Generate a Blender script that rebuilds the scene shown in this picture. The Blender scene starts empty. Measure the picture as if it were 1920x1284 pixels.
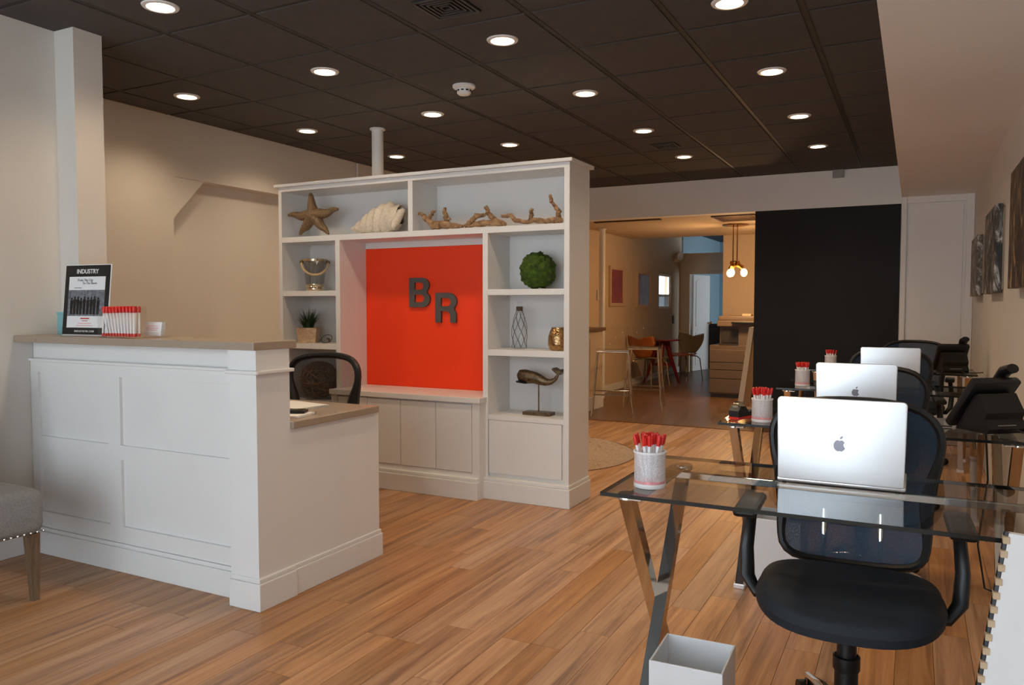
import bpy, bmesh, math, random
from mathutils import Vector, Matrix, noise
from math import pi, sin, cos, radians as RAD
random.seed(7)
D = bpy.data
C = bpy.context.scene.collection
S = bpy.context.scene

# ------------------------------------------------------------------ camera
FPX, CX, CY, CAMH = 1464.0, 960.0, 642.0, 1.27
YAW, PITCH = 0.47675, 0.04778
cam = D.cameras.new('camera'); camo = D.objects.new('camera', cam); C.objects.link(camo)
cam.sensor_width = 36.0; cam.lens = FPX / 1920.0 * 36.0; cam.clip_start = 0.02; cam.clip_end = 200
camo.location = (0, 0, CAMH); camo.rotation_euler = (pi / 2 - PITCH, 0, YAW)
S.camera = camo
_r = Vector((cos(YAW), sin(YAW), 0)); _h = Vector((-sin(YAW), cos(YAW), 0))
_f = _h * cos(PITCH) + Vector((0, 0, -sin(PITCH))); _u = _h * sin(PITCH) + Vector((0, 0, cos(PITCH)))
def _ray(x, y): return _r * ((x - CX) / FPX) + _u * (-(y - CY) / FPX) + _f
def atY(x, y, Y):
    d = _ray(x, y); return Vector((0, 0, CAMH)) + d * (Y / d.y)
def atZ(x, y, Z):
    d = _ray(x, y); return Vector((0, 0, CAMH)) + d * ((Z - CAMH) / d.z)
def atX(x, y, X):
    d = _ray(x, y); return Vector((0, 0, CAMH)) + d * (X / d.x)

# ------------------------------------------------------------------ world, exposure
S.view_settings.view_transform = 'Standard'; S.view_settings.look = 'None'
S.view_settings.gamma = 1.0; S.view_settings.use_curve_mapping = False
S.view_settings.exposure = 0.0
S.cycles.transparent_max_bounces = 24
SKY, LAMP_W = 4.7, 25.0
w = D.worlds.new('overcast_sky'); S.world = w; w.use_nodes = True
bg = w.node_tree.nodes['Background']; bg.inputs[0].default_value = (0.80, 0.91, 1.0, 1); bg.inputs[1].default_value = SKY
def portal(name, loc, rot, sx, sy):                     # guides sky light through a window opening
    l = D.lights.new(name, 'AREA'); l.shape = 'RECTANGLE'; l.size = sx; l.size_y = sy; l.cycles.is_portal = True
    o = D.objects.new(name, l); C.objects.link(o); o.location = loc; o.rotation_euler = rot
portal('sky_portal_front', (-1.8, -1.62, 1.30), (pi / 2, 0, pi), 4.2, 2.40)
portal('sky_portal_back', (-0.28, 16.2, 1.5), (0, pi / 2, 0), 1.9, 2.4)

# ------------------------------------------------------------------ materials
def lin(c): return tuple(((v / 255) / 12.92 if v / 255 <= .04045 else ((v / 255 + .055) / 1.055) ** 2.4) for v in c)
def pm(name, rgb, rough=.5, metal=0., var=.06, scale=14., bump=0., bscale=120., rvar=.08, emit=None, estr=0., spec=.5, alpha=None, stretch=(1, 1, 1), sheen=0.):
    m = D.materials.new(name); m.use_nodes = True; nt = m.node_tree; N = nt.nodes; L = nt.links
    p = N['Principled BSDF']; c = lin(rgb)
    tc = N.new('ShaderNodeTexCoord'); mp = N.new('ShaderNodeMapping'); mp.inputs['Scale'].default_value = stretch
    L.new(tc.outputs['Object'], mp.inputs['Vector'])
    nz = N.new('ShaderNodeTexNoise'); nz.inputs['Scale'].default_value = scale; nz.inputs['Detail'].default_value = 4
    L.new(mp.outputs[0], nz.inputs['Vector'])
    rp = N.new('ShaderNodeValToRGB'); rp.color_ramp.elements[0].position = .3; rp.color_ramp.elements[1].position = .7
    rp.color_ramp.elements[0].color = tuple(v * (1 - var) for v in c) + (1,)
    rp.color_ramp.elements[1].color = tuple(min(1, v * (1 + var)) for v in c) + (1,)
    L.new(nz.outputs['Fac'], rp.inputs[0]); L.new(rp.outputs[0], p.inputs['Base Color'])
    mr = N.new('ShaderNodeMapRange'); mr.inputs['To Min'].default_value = max(.02, rough - rvar); mr.inputs['To Max'].default_value = min(1, rough + rvar)
    L.new(nz.outputs['Fac'], mr.inputs['Value']); L.new(mr.outputs[0], p.inputs['Roughness'])
    p.inputs['Metallic'].default_value = metal; p.inputs['Specular IOR Level'].default_value = spec
    if sheen: p.inputs['Sheen Weight'].default_value = sheen
    if bump:
        b = N.new('ShaderNodeBump'); b.inputs['Strength'].default_value = bump; b.inputs['Distance'].default_value = .004
        n2 = N.new('ShaderNodeTexNoise'); n2.inputs['Scale'].default_value = bscale; n2.inputs['Detail'].default_value = 3
        L.new(mp.outputs[0], n2.inputs['Vector']); L.new(n2.outputs['Fac'], b.inputs['Height']); L.new(b.outputs[0], p.inputs['Normal'])
    if emit:
        p.inputs['Emission Color'].default_value = lin(emit) + (1,); p.inputs['Emission Strength'].default_value = estr
    if alpha is not None: p.inputs['Alpha'].default_value = alpha
    return m
def glassy(name, tint, ior=1.45, rough=.0):
    m = D.materials.new(name); m.use_nodes = True; nt = m.node_tree; N = nt.nodes; L = nt.links
    N.remove(N['Principled BSDF']); o = N['Material Output']
    t = N.new('ShaderNodeBsdfTransparent'); t.inputs[0].default_value = tint + (1,)
    g = N.new('ShaderNodeBsdfGlossy'); g.inputs['Roughness'].default_value = rough
    fr = N.new('ShaderNodeFresnel'); fr.inputs[0].default_value = ior
    ge = N.new('ShaderNodeNewGeometry'); iv = N.new('ShaderNodeMath'); iv.operation = 'SUBTRACT'; iv.inputs[0].default_value = 1.; L.new(ge.outputs['Backfacing'], iv.inputs[1])
    mu = N.new('ShaderNodeMath'); mu.operation = 'MULTIPLY'; L.new(fr.outputs[0], mu.inputs[0]); L.new(iv.outputs[0], mu.inputs[1])
    mx = N.new('ShaderNodeMixShader'); L.new(mu.outputs[0], mx.inputs[0]); L.new(t.outputs[0], mx.inputs[1]); L.new(g.outputs[0], mx.inputs[2])
    L.new(mx.outputs[0], o.inputs[0]); return m
def veil(name, rgb, f, rough=.6, scale=0):             # woven mesh: part cloth, part open
    m = D.materials.new(name); m.use_nodes = True; nt = m.node_tree; N = nt.nodes; L = nt.links
    p = N['Principled BSDF']; p.inputs['Base Color'].default_value = lin(rgb) + (1,); p.inputs['Roughness'].default_value = rough
    o = N['Material Output']; t = N.new('ShaderNodeBsdfTransparent'); mx = N.new('ShaderNodeMixShader'); mx.inputs[0].default_value = f
    if scale:
        tc = N.new('ShaderNodeTexCoord'); nz = N.new('ShaderNodeTexVoronoi'); nz.inputs['Scale'].default_value = scale
        L.new(tc.outputs['Object'], nz.inputs['Vector'])
        mr = N.new('ShaderNodeMapRange'); mr.inputs['From Max'].default_value = .7; mr.inputs['To Min'].default_value = f - .15; mr.inputs['To Max'].default_value = f + .15
        L.new(nz.outputs['Distance'], mr.inputs['Value']); L.new(mr.outputs[0], mx.inputs[0])
    L.new(t.outputs[0], mx.inputs[1]); L.new(p.outputs[0], mx.inputs[2]); L.new(mx.outputs[0], o.inputs[0]); return m
def wood(name, dark, mid, light, sx=26., sy=1.1, rough=.4, randomise=True, bump=.06, sz=26.):
    m = D.materials.new(name); m.use_nodes = True; nt = m.node_tree; N = nt.nodes; L = nt.links
    p = N['Principled BSDF']
    tc = N.new('ShaderNodeTexCoord'); oi = N.new('ShaderNodeObjectInfo')
    sc = N.new('ShaderNodeVectorMath'); sc.operation = 'SCALE'; sc.inputs[0].default_value = (31.7, 17.3, 9.1); L.new(oi.outputs['Random'], sc.inputs['Scale'])
    ad = N.new('ShaderNodeVectorMath'); ad.operation = 'ADD'; L.new(tc.outputs['Object'], ad.inputs[0]); L.new(sc.outputs[0], ad.inputs[1])
    mp = N.new('ShaderNodeMapping'); mp.inputs['Scale'].default_value = (sx, sy, sz); L.new(ad.outputs[0], mp.inputs[0])
    n1 = N.new('ShaderNodeTexNoise'); n1.inputs['Scale'].default_value = 1.; n1.inputs['Detail'].default_value = 7; n1.inputs['Roughness'].default_value = .68
    n1.inputs['Distortion'].default_value = .5
    L.new(mp.outputs[0], n1.inputs['Vector'])
    rp = N.new('ShaderNodeValToRGB'); e = rp.color_ramp.elements
    e[0].position = .30; e[0].color = lin(dark) + (1,); e[1].position = .72; e[1].color = lin(light) + (1,)
    k = e.new(.5); k.color = lin(mid) + (1,)
    L.new(n1.outputs['Fac'], rp.inputs[0])
    hs = N.new('ShaderNodeHueSaturation'); L.new(rp.outputs[0], hs.inputs['Color'])
    if randomise:
        mr = N.new('ShaderNodeMapRange'); mr.inputs['To Min'].default_value = .84; mr.inputs['To Max'].default_value = 1.1
        L.new(oi.outputs['Random'], mr.inputs['Value']); L.new(mr.outputs[0], hs.inputs['Value'])
        mt = N.new('ShaderNodeMath'); mt.operation = 'MULTIPLY'; mt.inputs[1].default_value = 7.31; L.new(oi.outputs['Random'], mt.inputs[0])
        fr = N.new('ShaderNodeMath'); fr.operation = 'FRACT'; L.new(mt.outputs[0], fr.inputs[0])
        m2 = N.new('ShaderNodeMapRange'); m2.inputs['To Min'].default_value = .80; m2.inputs['To Max'].default_value = 1.04
        L.new(fr.outputs[0], m2.inputs['Value']); L.new(m2.outputs[0], hs.inputs['Saturation'])
    L.new(hs.outputs[0], p.inputs['Base Color'])
    r2 = N.new('ShaderNodeMapRange'); r2.inputs['To Min'].default_value = rough - .08; r2.inputs['To Max'].default_value = rough + .12
    L.new(n1.outputs['Fac'], r2.inputs['Value']); L.new(r2.outputs[0], p.inputs['Roughness'])
    b = N.new('ShaderNodeBump'); b.inputs['Strength'].default_value = bump; b.inputs['Distance'].default_value = .003
    L.new(n1.outputs['Fac'], b.inputs['Height']); L.new(b.outputs[0], p.inputs['Normal'])
    return m
M = {}
M['wall'] = pm('wall_paint', (214, 208, 200), .7, var=.015, scale=3, bump=.05, bscale=300)
M['wallback'] = pm('warm_wall_paint', (205, 184, 158), .7, var=.02, scale=3, bump=.05, bscale=300)
M['header'] = pm('white_wall_paint', (238, 234, 230), .7, var=.012, scale=3, bump=.05, bscale=300)
M['white'] = pm('white_trim_paint', (226, 224, 222), .38, var=.012, scale=5)
M['blackwall'] = pm('black_wall_paint', (6, 6, 8), .7, var=.25, scale=2.5, bump=.05)
M['tile'] = pm('dark_ceiling_tile', (74, 69, 67), .9, var=.12, scale=9, bump=.5, bscale=220)
M['grid'] = pm('dark_ceiling_grid', (38, 34, 32), .6, var=.05)
M['plank'] = wood('oak_plank', (122, 80, 50), (180, 128, 82), (206, 156, 108))
M['floorbase'] = pm('floor_underlay', (70, 48, 34), .8)
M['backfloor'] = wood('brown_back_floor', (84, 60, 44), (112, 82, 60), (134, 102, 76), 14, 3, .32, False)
M['counter'] = pm('taupe_countertop', (160, 142, 124), .28, var=.015, scale=6, rvar=.02)
M['orange'] = pm('orange_panel_paint', (252, 62, 2), .5, var=.02, scale=4)
M['letter'] = pm('grey_letter_metal', (96, 94, 92), .45, .4, var=.05)
M['chrome'] = pm('polished_chrome', (214, 210, 204), .08, 1., var=.02, rvar=.03)
M['deskglass'] = glassy('smoked_desk_glass', (.80, .82, .82), 1.62)
M['glassedge'] = pm('dark_glass_edge', (14, 20, 20), .12, var=.1)
M['clear'] = glassy('clear_glass', (.96, .965, .965), 1.45)
M['bucketglass'] = glassy('silvered_bucket_glass', (.80, .80, .80), 2.2, .08)
M['frosted'] = veil('frosted_blue_pane', (150, 176, 188), .8)
M['acrylic'] = glassy('clear_acrylic', (.98, .975, .965), 1.4)
M['alu'] = pm('silver_aluminium', (240, 241, 244), .34, .75, var=.01, rvar=.03)
M['apple'] = pm('grey_logo', (150, 150, 160), .25, .3, var=.02)
M['keys'] = pm('black_keys', (22, 22, 24), .5)
M['screen'] = pm('dark_screen', (10, 10, 12), .1)
M['fabric'] = pm('dark_blue_seat_fabric', (19, 28, 38), .62, var=.15, scale=90, bump=.25, bscale=500)
M['blackplastic'] = pm('black_plastic', (13, 15, 18), .42, var=.1)
M['mesh'] = veil('blue_black_mesh', (38, 58, 80), .85, .7, 400)
M['meshthin'] = veil('sheer_black_mesh', (52, 48, 46), .5, .7, 400)
M['cupmesh'] = veil('white_cup_mesh', (238, 232, 234), .5, .5, 260)
M['cup'] = pm('white_cup_plastic', (240, 236, 236), .4)
M['pinkprint'] = pm('pink_print', (226, 150, 152), .5, var=.2, scale=60)
M['pen'] = pm('white_pen_plastic', (240, 238, 240), .3)
M['red'] = pm('red_pen_cap', (222, 44, 36), .3, var=.08)
M['bin'] = pm('white_bin_plastic', (228, 228, 230), .35, var=.01)
M['nail'] = pm('nailhead_metal', (200, 195, 185), .2, 1.)
M['linen'] = pm('grey_linen', (140, 137, 136), .95, var=.18, scale=160, bump=.5, bscale=600)
M['legwood'] = wood('weathered_leg_wood', (70, 54, 40), (104, 82, 60), (128, 104, 78), 40, 40, .6, False, .15, 6)
M['teal'] = pm('teal_box_card', (128, 176, 180), .6, var=.08, scale=30)
M['black'] = pm('black_print', (8, 8, 9), .35)
M['paper'] = pm('white_paper', (232, 230, 230), .6, var=.02)
M['greyprint'] = pm('grey_print', (110, 112, 118), .6, var=.5, scale=60)
M['redprint'] = pm('red_print', (190, 50, 50), .6)
M['greytext'] = pm('grey_text', (80, 78, 78), .6)
M['star'] = pm('bronze_starfish', (134, 108, 78), .42, .35, var=.55, scale=120, bump=.8, bscale=240)
M['shell'] = pm('cream_shell', (222, 208, 188), .75, var=.12, scale=70, bump=1., bscale=120)
M['drift'] = wood('driftwood', (92, 66, 46), (158, 122, 88), (190, 156, 118), 30, 30, .85, False, .5, 30)
M['moss'] = pm('green_moss', (58, 82, 12), .95, var=.6, scale=30, bump=1., bscale=200)
M['grass'] = pm('dark_green_grass', (36, 66, 30), .55, var=.4, scale=30)
M['potwood'] = wood('pale_pot_wood', (150, 118, 92), (198, 168, 138), (216, 190, 162), 20, 20, .75, False, .2, 60)
M['rope'] = pm('natural_rope', (196, 168, 128), .9, var=.25, scale=150, bump=.8, bscale=300)
M['twine'] = pm('brown_twine', (96, 78, 56), .9, var=.3, scale=150)
M['gold'] = pm('gold_mercury_glass', (176, 140, 96), .16, .9, var=.45, scale=70, bump=.7, bscale=90)
M['silver'] = pm('silver_band', (206, 190, 166), .14, 1., var=.1)
M['bronze'] = pm('aged_bronze', (112, 94, 72), .35, .8, var=.45, scale=50, bump=.4, bscale=120)
M['twig'] = pm('brown_twigs', (110, 80, 54), .9, var=.4, scale=60)
M['rug'] = pm('shag_rug_wool', (166, 134, 104), 1., var=.3, scale=60, bump=1., bscale=160, sheen=.4)
M['brass'] = pm('brass', (190, 140, 74), .22, 1., var=.08)
M['bulb'] = pm('warm_bulb', (255, 220, 170), .4, emit=(255, 196, 120), estr=14.)
M['lens'] = pm('lit_lamp_lens', (255, 235, 210), .4, emit=(255, 226, 186), estr=14.)
M['copier'] = pm('beige_grey_copier', (116, 98, 82), .5, var=.04)
M['copierdark'] = pm('dark_copier_plastic', (60, 54, 50), .5)
M['label'] = pm('cream_label', (208, 186, 150), .5)
M['redwood'] = pm('dark_red_lacquer', (118, 26, 26), .3, var=.1)
M['shellorange'] = pm('orange_brown_seat_shell', (166, 92, 34), .4, var=.1)
M['shellgrey'] = pm('olive_grey_seat_shell', (112, 100, 78), .45, var=.1)
M['frame'] = pm('light_wood_frame', (198, 172, 140), .5, var=.1, scale=40)
M['pinkart'] = pm('dusty_pink_art', (150, 76, 82), .25, var=.15, scale=4)
M['mauveart'] = pm('mauve_art', (128, 108, 120), .12, var=.3, scale=5, rvar=.04)
M['mirror'] = pm('mirror_glass', (232, 236, 240), .03, 1., var=.01, rvar=.01)
M['daylightblue'] = pm('blue_daylight_tinted_wall', (150, 176, 190), .7, var=.02)  # cool daylight on the rear walls is put into this colour
M['cable'] = pm('black_cable', (14, 14, 14), .5)
M['rail'] = pm('brown_wood_cap', (112, 78, 54), .4, var=.15, scale=30)
M['strip'] = pm('bronze_threshold', (120, 84, 56), .35, .6)
M['vent'] = pm('dark_vent_metal', (56, 56, 56), .45, .3)
M['ventgap'] = pm('vent_shadow_gap', (10, 10, 10), .9)
M['greybox'] = pm('grey_box', (150, 146, 144), .5)
def canvas(name, a, b, c, sc):
    m = pm(name, a, .55); nt = m.node_tree; N = nt.nodes; L = nt.links; p = N['Principled BSDF']
    tc = N.new('ShaderNodeTexCoord'); mp = N.new('ShaderNodeMapping'); mp.inputs['Scale'].default_value = (sc, sc, sc * .35); L.new(tc.outputs['Object'], mp.inputs[0])
    n = N.new('ShaderNodeTexNoise'); n.inputs['Scale'].default_value = 3; n.inputs['Detail'].default_value = 9; n.inputs['Roughness'].default_value = .7; n.inputs['Distortion'].default_value = 1.4
    L.new(mp.outputs[0], n.inputs['Vector'])
    r = N.new('ShaderNodeValToRGB'); e = r.color_ramp.elements; e[0].position = .42; e[0].color = lin(a) + (1,); e[1].position = .62; e[1].color = lin(c) + (1,)
    k = e.new(.52); k.color = lin(b) + (1,)
    L.new(n.outputs['Fac'], r.inputs[0]); L.new(r.outputs[0], p.inputs['Base Color']); return m
M['art1'] = canvas('dark_brown_canvas_print', (28, 22, 20), (70, 54, 40), (170, 140, 100), 4)
M['art2'] = canvas('blue_brown_canvas_print', (26, 30, 36), (74, 66, 56), (200, 196, 190), 5)
M['art3'] = canvas('grey_canvas_print', (60, 52, 48), (104, 92, 82), (214, 208, 200), 6)

# ------------------------------------------------------------------ mesh helpers
class MB:
    def __init__(s): s.bm = bmesh.new()
    def box(s, x0, x1, y0, y1, z0, z1, bev=0., seg=2, mat=None):
        b = bmesh.new(); bmesh.ops.create_cube(b, size=1)
        for v in b.verts:
            v.co = Vector(((x0 + x1) / 2 + v.co.x * (x1 - x0), (y0 + y1) / 2 + v.co.y * (y1 - y0), (z0 + z1) / 2 + v.co.z * (z1 - z0)))
        if bev: bmesh.ops.bevel(b, geom=b.edges[:], offset=bev, segments=seg, affect='EDGES', profile=.5)
        return s._merge(b, mat)
    def _merge(s, b, mat=None):
        if mat is not None: bmesh.ops.transform(b, matrix=mat, verts=b.verts)
        t = D.meshes.new('t'); b.to_mesh(t); b.free(); s.bm.from_mesh(t); D.meshes.remove(t); return s
    def prism(s, pts, a, b, axis='y', mat=None):
        bm = bmesh.new()
        f = {'y': lambda p, t: (p[0], t, p[1]), 'x': lambda p, t: (t, p[0], p[1]), 'z': lambda p, t: (p[0], p[1], t)}[axis]
        v0 = [bm.verts.new(f(p, a)) for p in pts]; v1 = [bm.verts.new(f(p, b)) for p in pts]; n = len(pts)
        bm.faces.new(v0); bm.faces.new(v1)
        for i in range(n): bm.faces.new((v0[i], v0[(i + 1) % n], v1[(i + 1) % n], v1[i]))
        bmesh.ops.recalc_face_normals(bm, faces=bm.faces); return s._merge(bm, mat)
    def tube(s, pts, r, seg=8, closed=False, sq=None, mat=None):
        pts = [Vector(p) for p in pts]; n = len(pts); rr = r if isinstance(r, (list, tuple)) else [r] * n
        bm = bmesh.new(); rings = []; up = None
        for i, p in enumerate(pts):
            if closed: t = pts[(i + 1) % n] - pts[i - 1]
            else: t = pts[min(i + 1, n - 1)] - pts[max(i - 1, 0)]
            t.normalize()
            if up is None: up = Vector((0, 0, 1)) if abs(t.z) < .9 else Vector((0, 1, 0))
            a = t.cross(up)
            if a.length < 1e-5: a = t.orthogonal()
            a.normalize(); up = a.cross(t).normalized()
            rings.append([bm.verts.new(p + a * (rr[i] * (sq[0] if sq else 1)) * cos(2 * pi * k / seg) + up * (rr[i] * (sq[1] if sq else 1)) * sin(2 * pi * k / seg)) for k in range(seg)])
        for i in range(n if closed else n - 1):
            A, B = rings[i], rings[(i + 1) % n]
            for k in range(seg): bm.faces.new((A[k], A[(k + 1) % seg], B[(k + 1) % seg], B[k]))
        if not closed: bm.faces.new(rings[0][::-1]); bm.faces.new(rings[-1])
        bmesh.ops.recalc_face_normals(bm, faces=bm.faces); return s._merge(bm, mat)
    def lathe(s, prof, seg=24, c=(0, 0, 0), mat=None):
        bm = bmesh.new(); rings = []
        for r, z in prof:
            if r < 1e-6: rings.append([bm.verts.new((c[0], c[1], c[2] + z))])
            else: rings.append([bm.verts.new((c[0] + r * cos(2 * pi * k / seg), c[1] + r * sin(2 * pi * k / seg), c[2] + z)) for k in range(seg)])
        for A, B in zip(rings, rings[1:]):
            for k in range(seg):
                q = (k + 1) % seg
                if len(A) == 1 and len(B) == 1: continue
                if len(A) == 1: bm.faces.new((A[0], B[q], B[k]))
                elif len(B) == 1: bm.faces.new((A[k], A[q], B[0]))
                else: bm.faces.new((A[k], A[q], B[q], B[k]))
        bmesh.ops.recalc_face_normals(bm, faces=bm.faces); return s._merge(bm, mat)
    def ball(s, c, r, sub=2):
        b = bmesh.new(); bmesh.ops.create_icosphere(b, subdivisions=sub, radius=1); r = r if isinstance(r, (tuple, list)) else (r, r, r)
        for v in b.verts: v.co = Vector((c[0] + v.co.x * r[0], c[1] + v.co.y * r[1], c[2] + v.co.z * r[2]))
        return s._merge(b)
    def grid(s, fn, nu, nv, closeu=False):
        bm = bmesh.new(); R = [[bm.verts.new(fn(i / (nu if closeu else nu - 1), j / (nv - 1))) for i in range(nu)] for j in range(nv)]
        for j in range(nv - 1):
            for i in range(nu if closeu else nu - 1):
                q = (i + 1) % nu; bm.faces.new((R[j][i], R[j][q], R[j + 1][q], R[j + 1][i]))
        return s._merge(bm)
    def mesh(s, name, mat, smooth=False):
        me = D.meshes.new(name); s.bm.to_mesh(me); s.bm.free(); me.materials.append(M[mat] if isinstance(mat, str) else mat)
        if smooth:
            me.shade_smooth()
            try: me.set_sharp_from_angle(angle=RAD(40))
            except Exception: pass
        return me
    def build(s, name, mat, parent=None, smooth=False, loc=None):
        o = D.objects.new(name, s.mesh(name, mat, smooth)); C.objects.link(o)
        if parent: o.parent = parent
        if loc is not None: o.location = loc
        return o
def tag(o, label, cat, group=None, kind=None):
    if label: o['label'] = label
    if cat: o['category'] = cat
    if group: o['group'] = group
    if kind: o['kind'] = kind
    return o
def thing(name, label, cat, loc=(0, 0, 0), rz=0., group=None):
    o = D.objects.new(name, None); C.objects.link(o); o.location = loc; o.rotation_euler = (0, 0, rz); o.empty_display_size = .1
    return tag(o, label, cat, group)
def struct(name, mb, mat, label=None, cat=None, parent=None):
    o = mb.build(name, mat, parent)
    if parent is None: o['kind'] = 'structure'; tag(o, label, cat)
    return o
def copy_tree(o, parent=None):
    c = o.copy(); C.objects.link(c); c.parent = parent
    for ch in list(o.children): copy_tree(ch, c)
    return c
def text_mesh(body, size, depth=.0005, bold=0., align='CENTER', spacing=1.):
    cu = D.curves.new('t', 'FONT'); cu.body = body; cu.size = size; cu.extrude = depth; cu.offset = bold; cu.align_x = align; cu.space_character = spacing
    to = D.objects.new('t', cu); C.objects.link(to); dg = bpy.context.evaluated_depsgraph_get(); dg.update()
    me = D.meshes.new_from_object(to.evaluated_get(dg)); D.objects.remove(to); D.curves.remove(cu)
    me.transform(Matrix.Rotation(pi / 2, 4, 'X')); return me          # upright, facing -Y
def text_obj(name, body, size, mat, parent, loc, **k):
    me = text_mesh(body, size, **k); me.materials.clear(); me.materials.append(M[mat]); o = D.objects.new(name, me); C.objects.link(o); o.parent = parent; o.location = loc; return o

# ------------------------------------------------------------------ room shell
XL, XR, XF, YF, ZC, ZS, YH = -5.04, 0.5, -4.03, -1.6, 2.70, 2.375, 9.0
YT, ZB, XB, YP, YB = 8.06, 2.31, -4.0, 11.85, 14.74
fl = struct('floor', MB().box(XL - .1, XR + .1, YF - .1, YT, -.12, -.012), 'floorbase', 'brown oak plank floor running from the storefront to the bookcase', 'floor')
PW, PL = .122, 1.22
cache = {}
def plank_mesh(L):
    k = round(L, 3)
    if k not in cache: cache[k] = MB().box(-PW / 2 + .0008, PW / 2 - .0008, -L / 2 + .0008, L / 2 - .0008, -.012, 0).mesh('plank', 'plank')
    return cache[k]
x = XL; r = 0
while x < XR:
    y0 = .95 if x > XF - .1 else 2.7
    y = y0 - random.choice([0, .2, .4, .61, .8, 1.0])
    while y < YT:
        a, b = max(y, y0), min(y + PL, YT)
        if b - a > .02:
            o = D.objects.new('plank', plank_mesh(b - a)); C.objects.link(o); o.parent = fl; o.location = (x + PW / 2, (a + b) / 2, 0)
        y += PL
    x += PW; r += 1
fb = struct('floor_entry', MB().box(XF - .05, XR, YF, .95, -.012, 0), 'plank', 'brown wood floor by the storefront window', 'floor')
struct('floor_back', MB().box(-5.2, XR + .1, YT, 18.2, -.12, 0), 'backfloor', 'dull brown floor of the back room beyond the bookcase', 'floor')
struct('trim_1', MB().box(XL, XR, YT - .02, YT + .03, 0, .006, .002), 'strip', 'thin bronze threshold strip across the floor between the two rooms', 'threshold')
# walls
T = .12
wl = MB()                                                  # left wall with a shallow recess
RY0, RY1, RZ = 4.14, 7.6, 2.25
wl.box(XL - T, XL, 2.75, RY0, 0, ZC + .011); wl.box(XL - T, XL, RY1, YH + .1, 0, ZC + .011); wl.box(XL - T, XL, RY0, RY1, RZ, ZC + .011)
wl.box(XL - T - .12, XL - T, RY0 - .05, RY1 + .05, 0, RZ + .05)
wl.prism([(RY0, RZ), (RY0, 1.93), (RY0 + .30, RZ)], XL - .075, XL - .006, 'x')
wl.box(XL - T, XF, 2.75 - T, 2.75, 0, ZC + .011)
struct('wall_left', wl, 'wall', 'long cream wall with a shallow recess behind the reception desk', 'wall')
struct('wall_left_front', MB().box(XF - T, XF, YF - T, 2.75 - T, 0, ZC + .011), 'wall', 'pale wall beside the grey upholstered chair', 'wall')
struct('wall_column', MB().box(XF, -3.875, 2.59, 2.75, 0, ZC), 'wall', 'narrow white wall pier at the end of the reception counter', 'wall')
struct('baseboard_left', MB().box(XF, XF + .015, YF, 2.40, 0, .12, .003), 'white', 'white baseboard behind the grey upholstered chair', 'baseboard')
struct('wall_right', MB().box(XR, XR + T, YF, YH + .1, 0, ZC), 'wall', 'cream wall hung with canvas prints along the glass desks', 'wall')
struct('ceiling_soffit', MB().box(-.15, XR, YF, YH, ZS, ZC + .02), 'header', 'cream dropped soffit above the row of glass desks', 'soffit')
struct('wall_far', MB().box(XL, XR, YH, YH + .14, ZB, ZC), 'header', 'pale header wall above the opening to the back room', 'wall')
struct('wall_far_black', MB().box(-1.605, -.155, YH, YH + .14, 0, ZB), 'blackwall', 'black painted wall behind the far laptops', 'wall')
wd = struct('door_1', MB().box(-.155, XR, YH + .02, YH + .14, 0, ZB), 'header', 'plain cream closed door beside the black wall', 'door')
MB().box(-.150, -.10, YH - .012, YH + .02, 0, ZS - .0005, .003).build('door_casing', 'header', wd)
MB().box(.43, .498, YH - .012, YH + .02, 0, ZS - .0005, .003).build('door_casing', 'header', wd)
MB().box(-.10, .43, YH - .012, YH + .02, ZS - .068, ZS - .0005, .003).build('door_casing', 'header', wd)
MB().box(-.075, .405, YH + .008, YH + .02, .03, ZS - .09, .003).build('door_leaf', 'header', wd)
# storefront behind the camera
wf = MB(); WX0, WX1, WZ0, WZ1 = -3.9, .3, .10, 2.5
wf.box(XF, WX0, YF - T, YF, 0, ZC); wf.box(WX1, XR, YF - T, YF, 0, ZC); wf.box(WX0, WX1, YF - T, YF, 0, WZ0); wf.box(WX0, WX1, YF - T, YF, WZ1, ZC)
struct('wall_front', wf, 'wall', 'storefront wall around the shop window', 'wall')
w1 = tag(D.objects.new('window_1', None), 'wide storefront window with white mullions', 'window', None, 'structure'); C.objects.link(w1)
for q in (WX0 + .03, -2.5, -1.1, WX1 - .03): MB().box(q - .03, q + .03, YF - .08, YF - .02, WZ0, WZ1, .004).build('mullion', 'white', w1)
for q in range(3):
    a = (WX0, -2.47, -1.07)[q]; b = (-2.53, -1.13, WX1)[q]
    MB().box(a, b, YF - .055, YF - .049, WZ0, WZ1).build('pane', 'clear', w1)
# back rooms
wa, wb = atX(1236, 513, XB), atX(1257.5, 578, XB)
struct('wall_back_left', MB().box(XB - T, XB, YH + .14, wa.y, 0, 2.72).box(XB - T, XB, wb.y, 18, 0, 2.72).box(XB - T, XB, wa.y, wb.y, 0, wb.z).box(XB - T, XB, wa.y, wb.y, wa.z, 2.72), 'wallback', 'warm cream wall hung with framed pictures in the back room', 'wall')
struct('wall_back_left_bar', MB().box(-5.2, XB - T + .02, YH + .1, YH + .2, 0, ZB), 'wallback', 'short wall behind the bar', 'wall')
struct('ceiling_back', MB().box(-5.2, XR, YH + .14, YP, ZB, ZB + .1), 'wallback', 'low cream ceiling of the back room', 'ceiling')
struct('trim_3', MB().box(XB - T, -.2, YP - .1, YP, ZB + .1, 2.8), 'wallback', 'bulkhead above the end of the low back ceiling', 'bulkhead')
struct('wall_back_right', MB().box(-.3, -.2, YH + .14, 15.2, 0, 2.8), 'wallback', 'right hand wall of the back room', 'wall')
struct('wall_back_mid', MB().box(-2.57, -.3, YP, YP + .12, 0, 2.72), 'wallback', 'plain cream wall behind the copier and brass pendant', 'wall')
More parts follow.
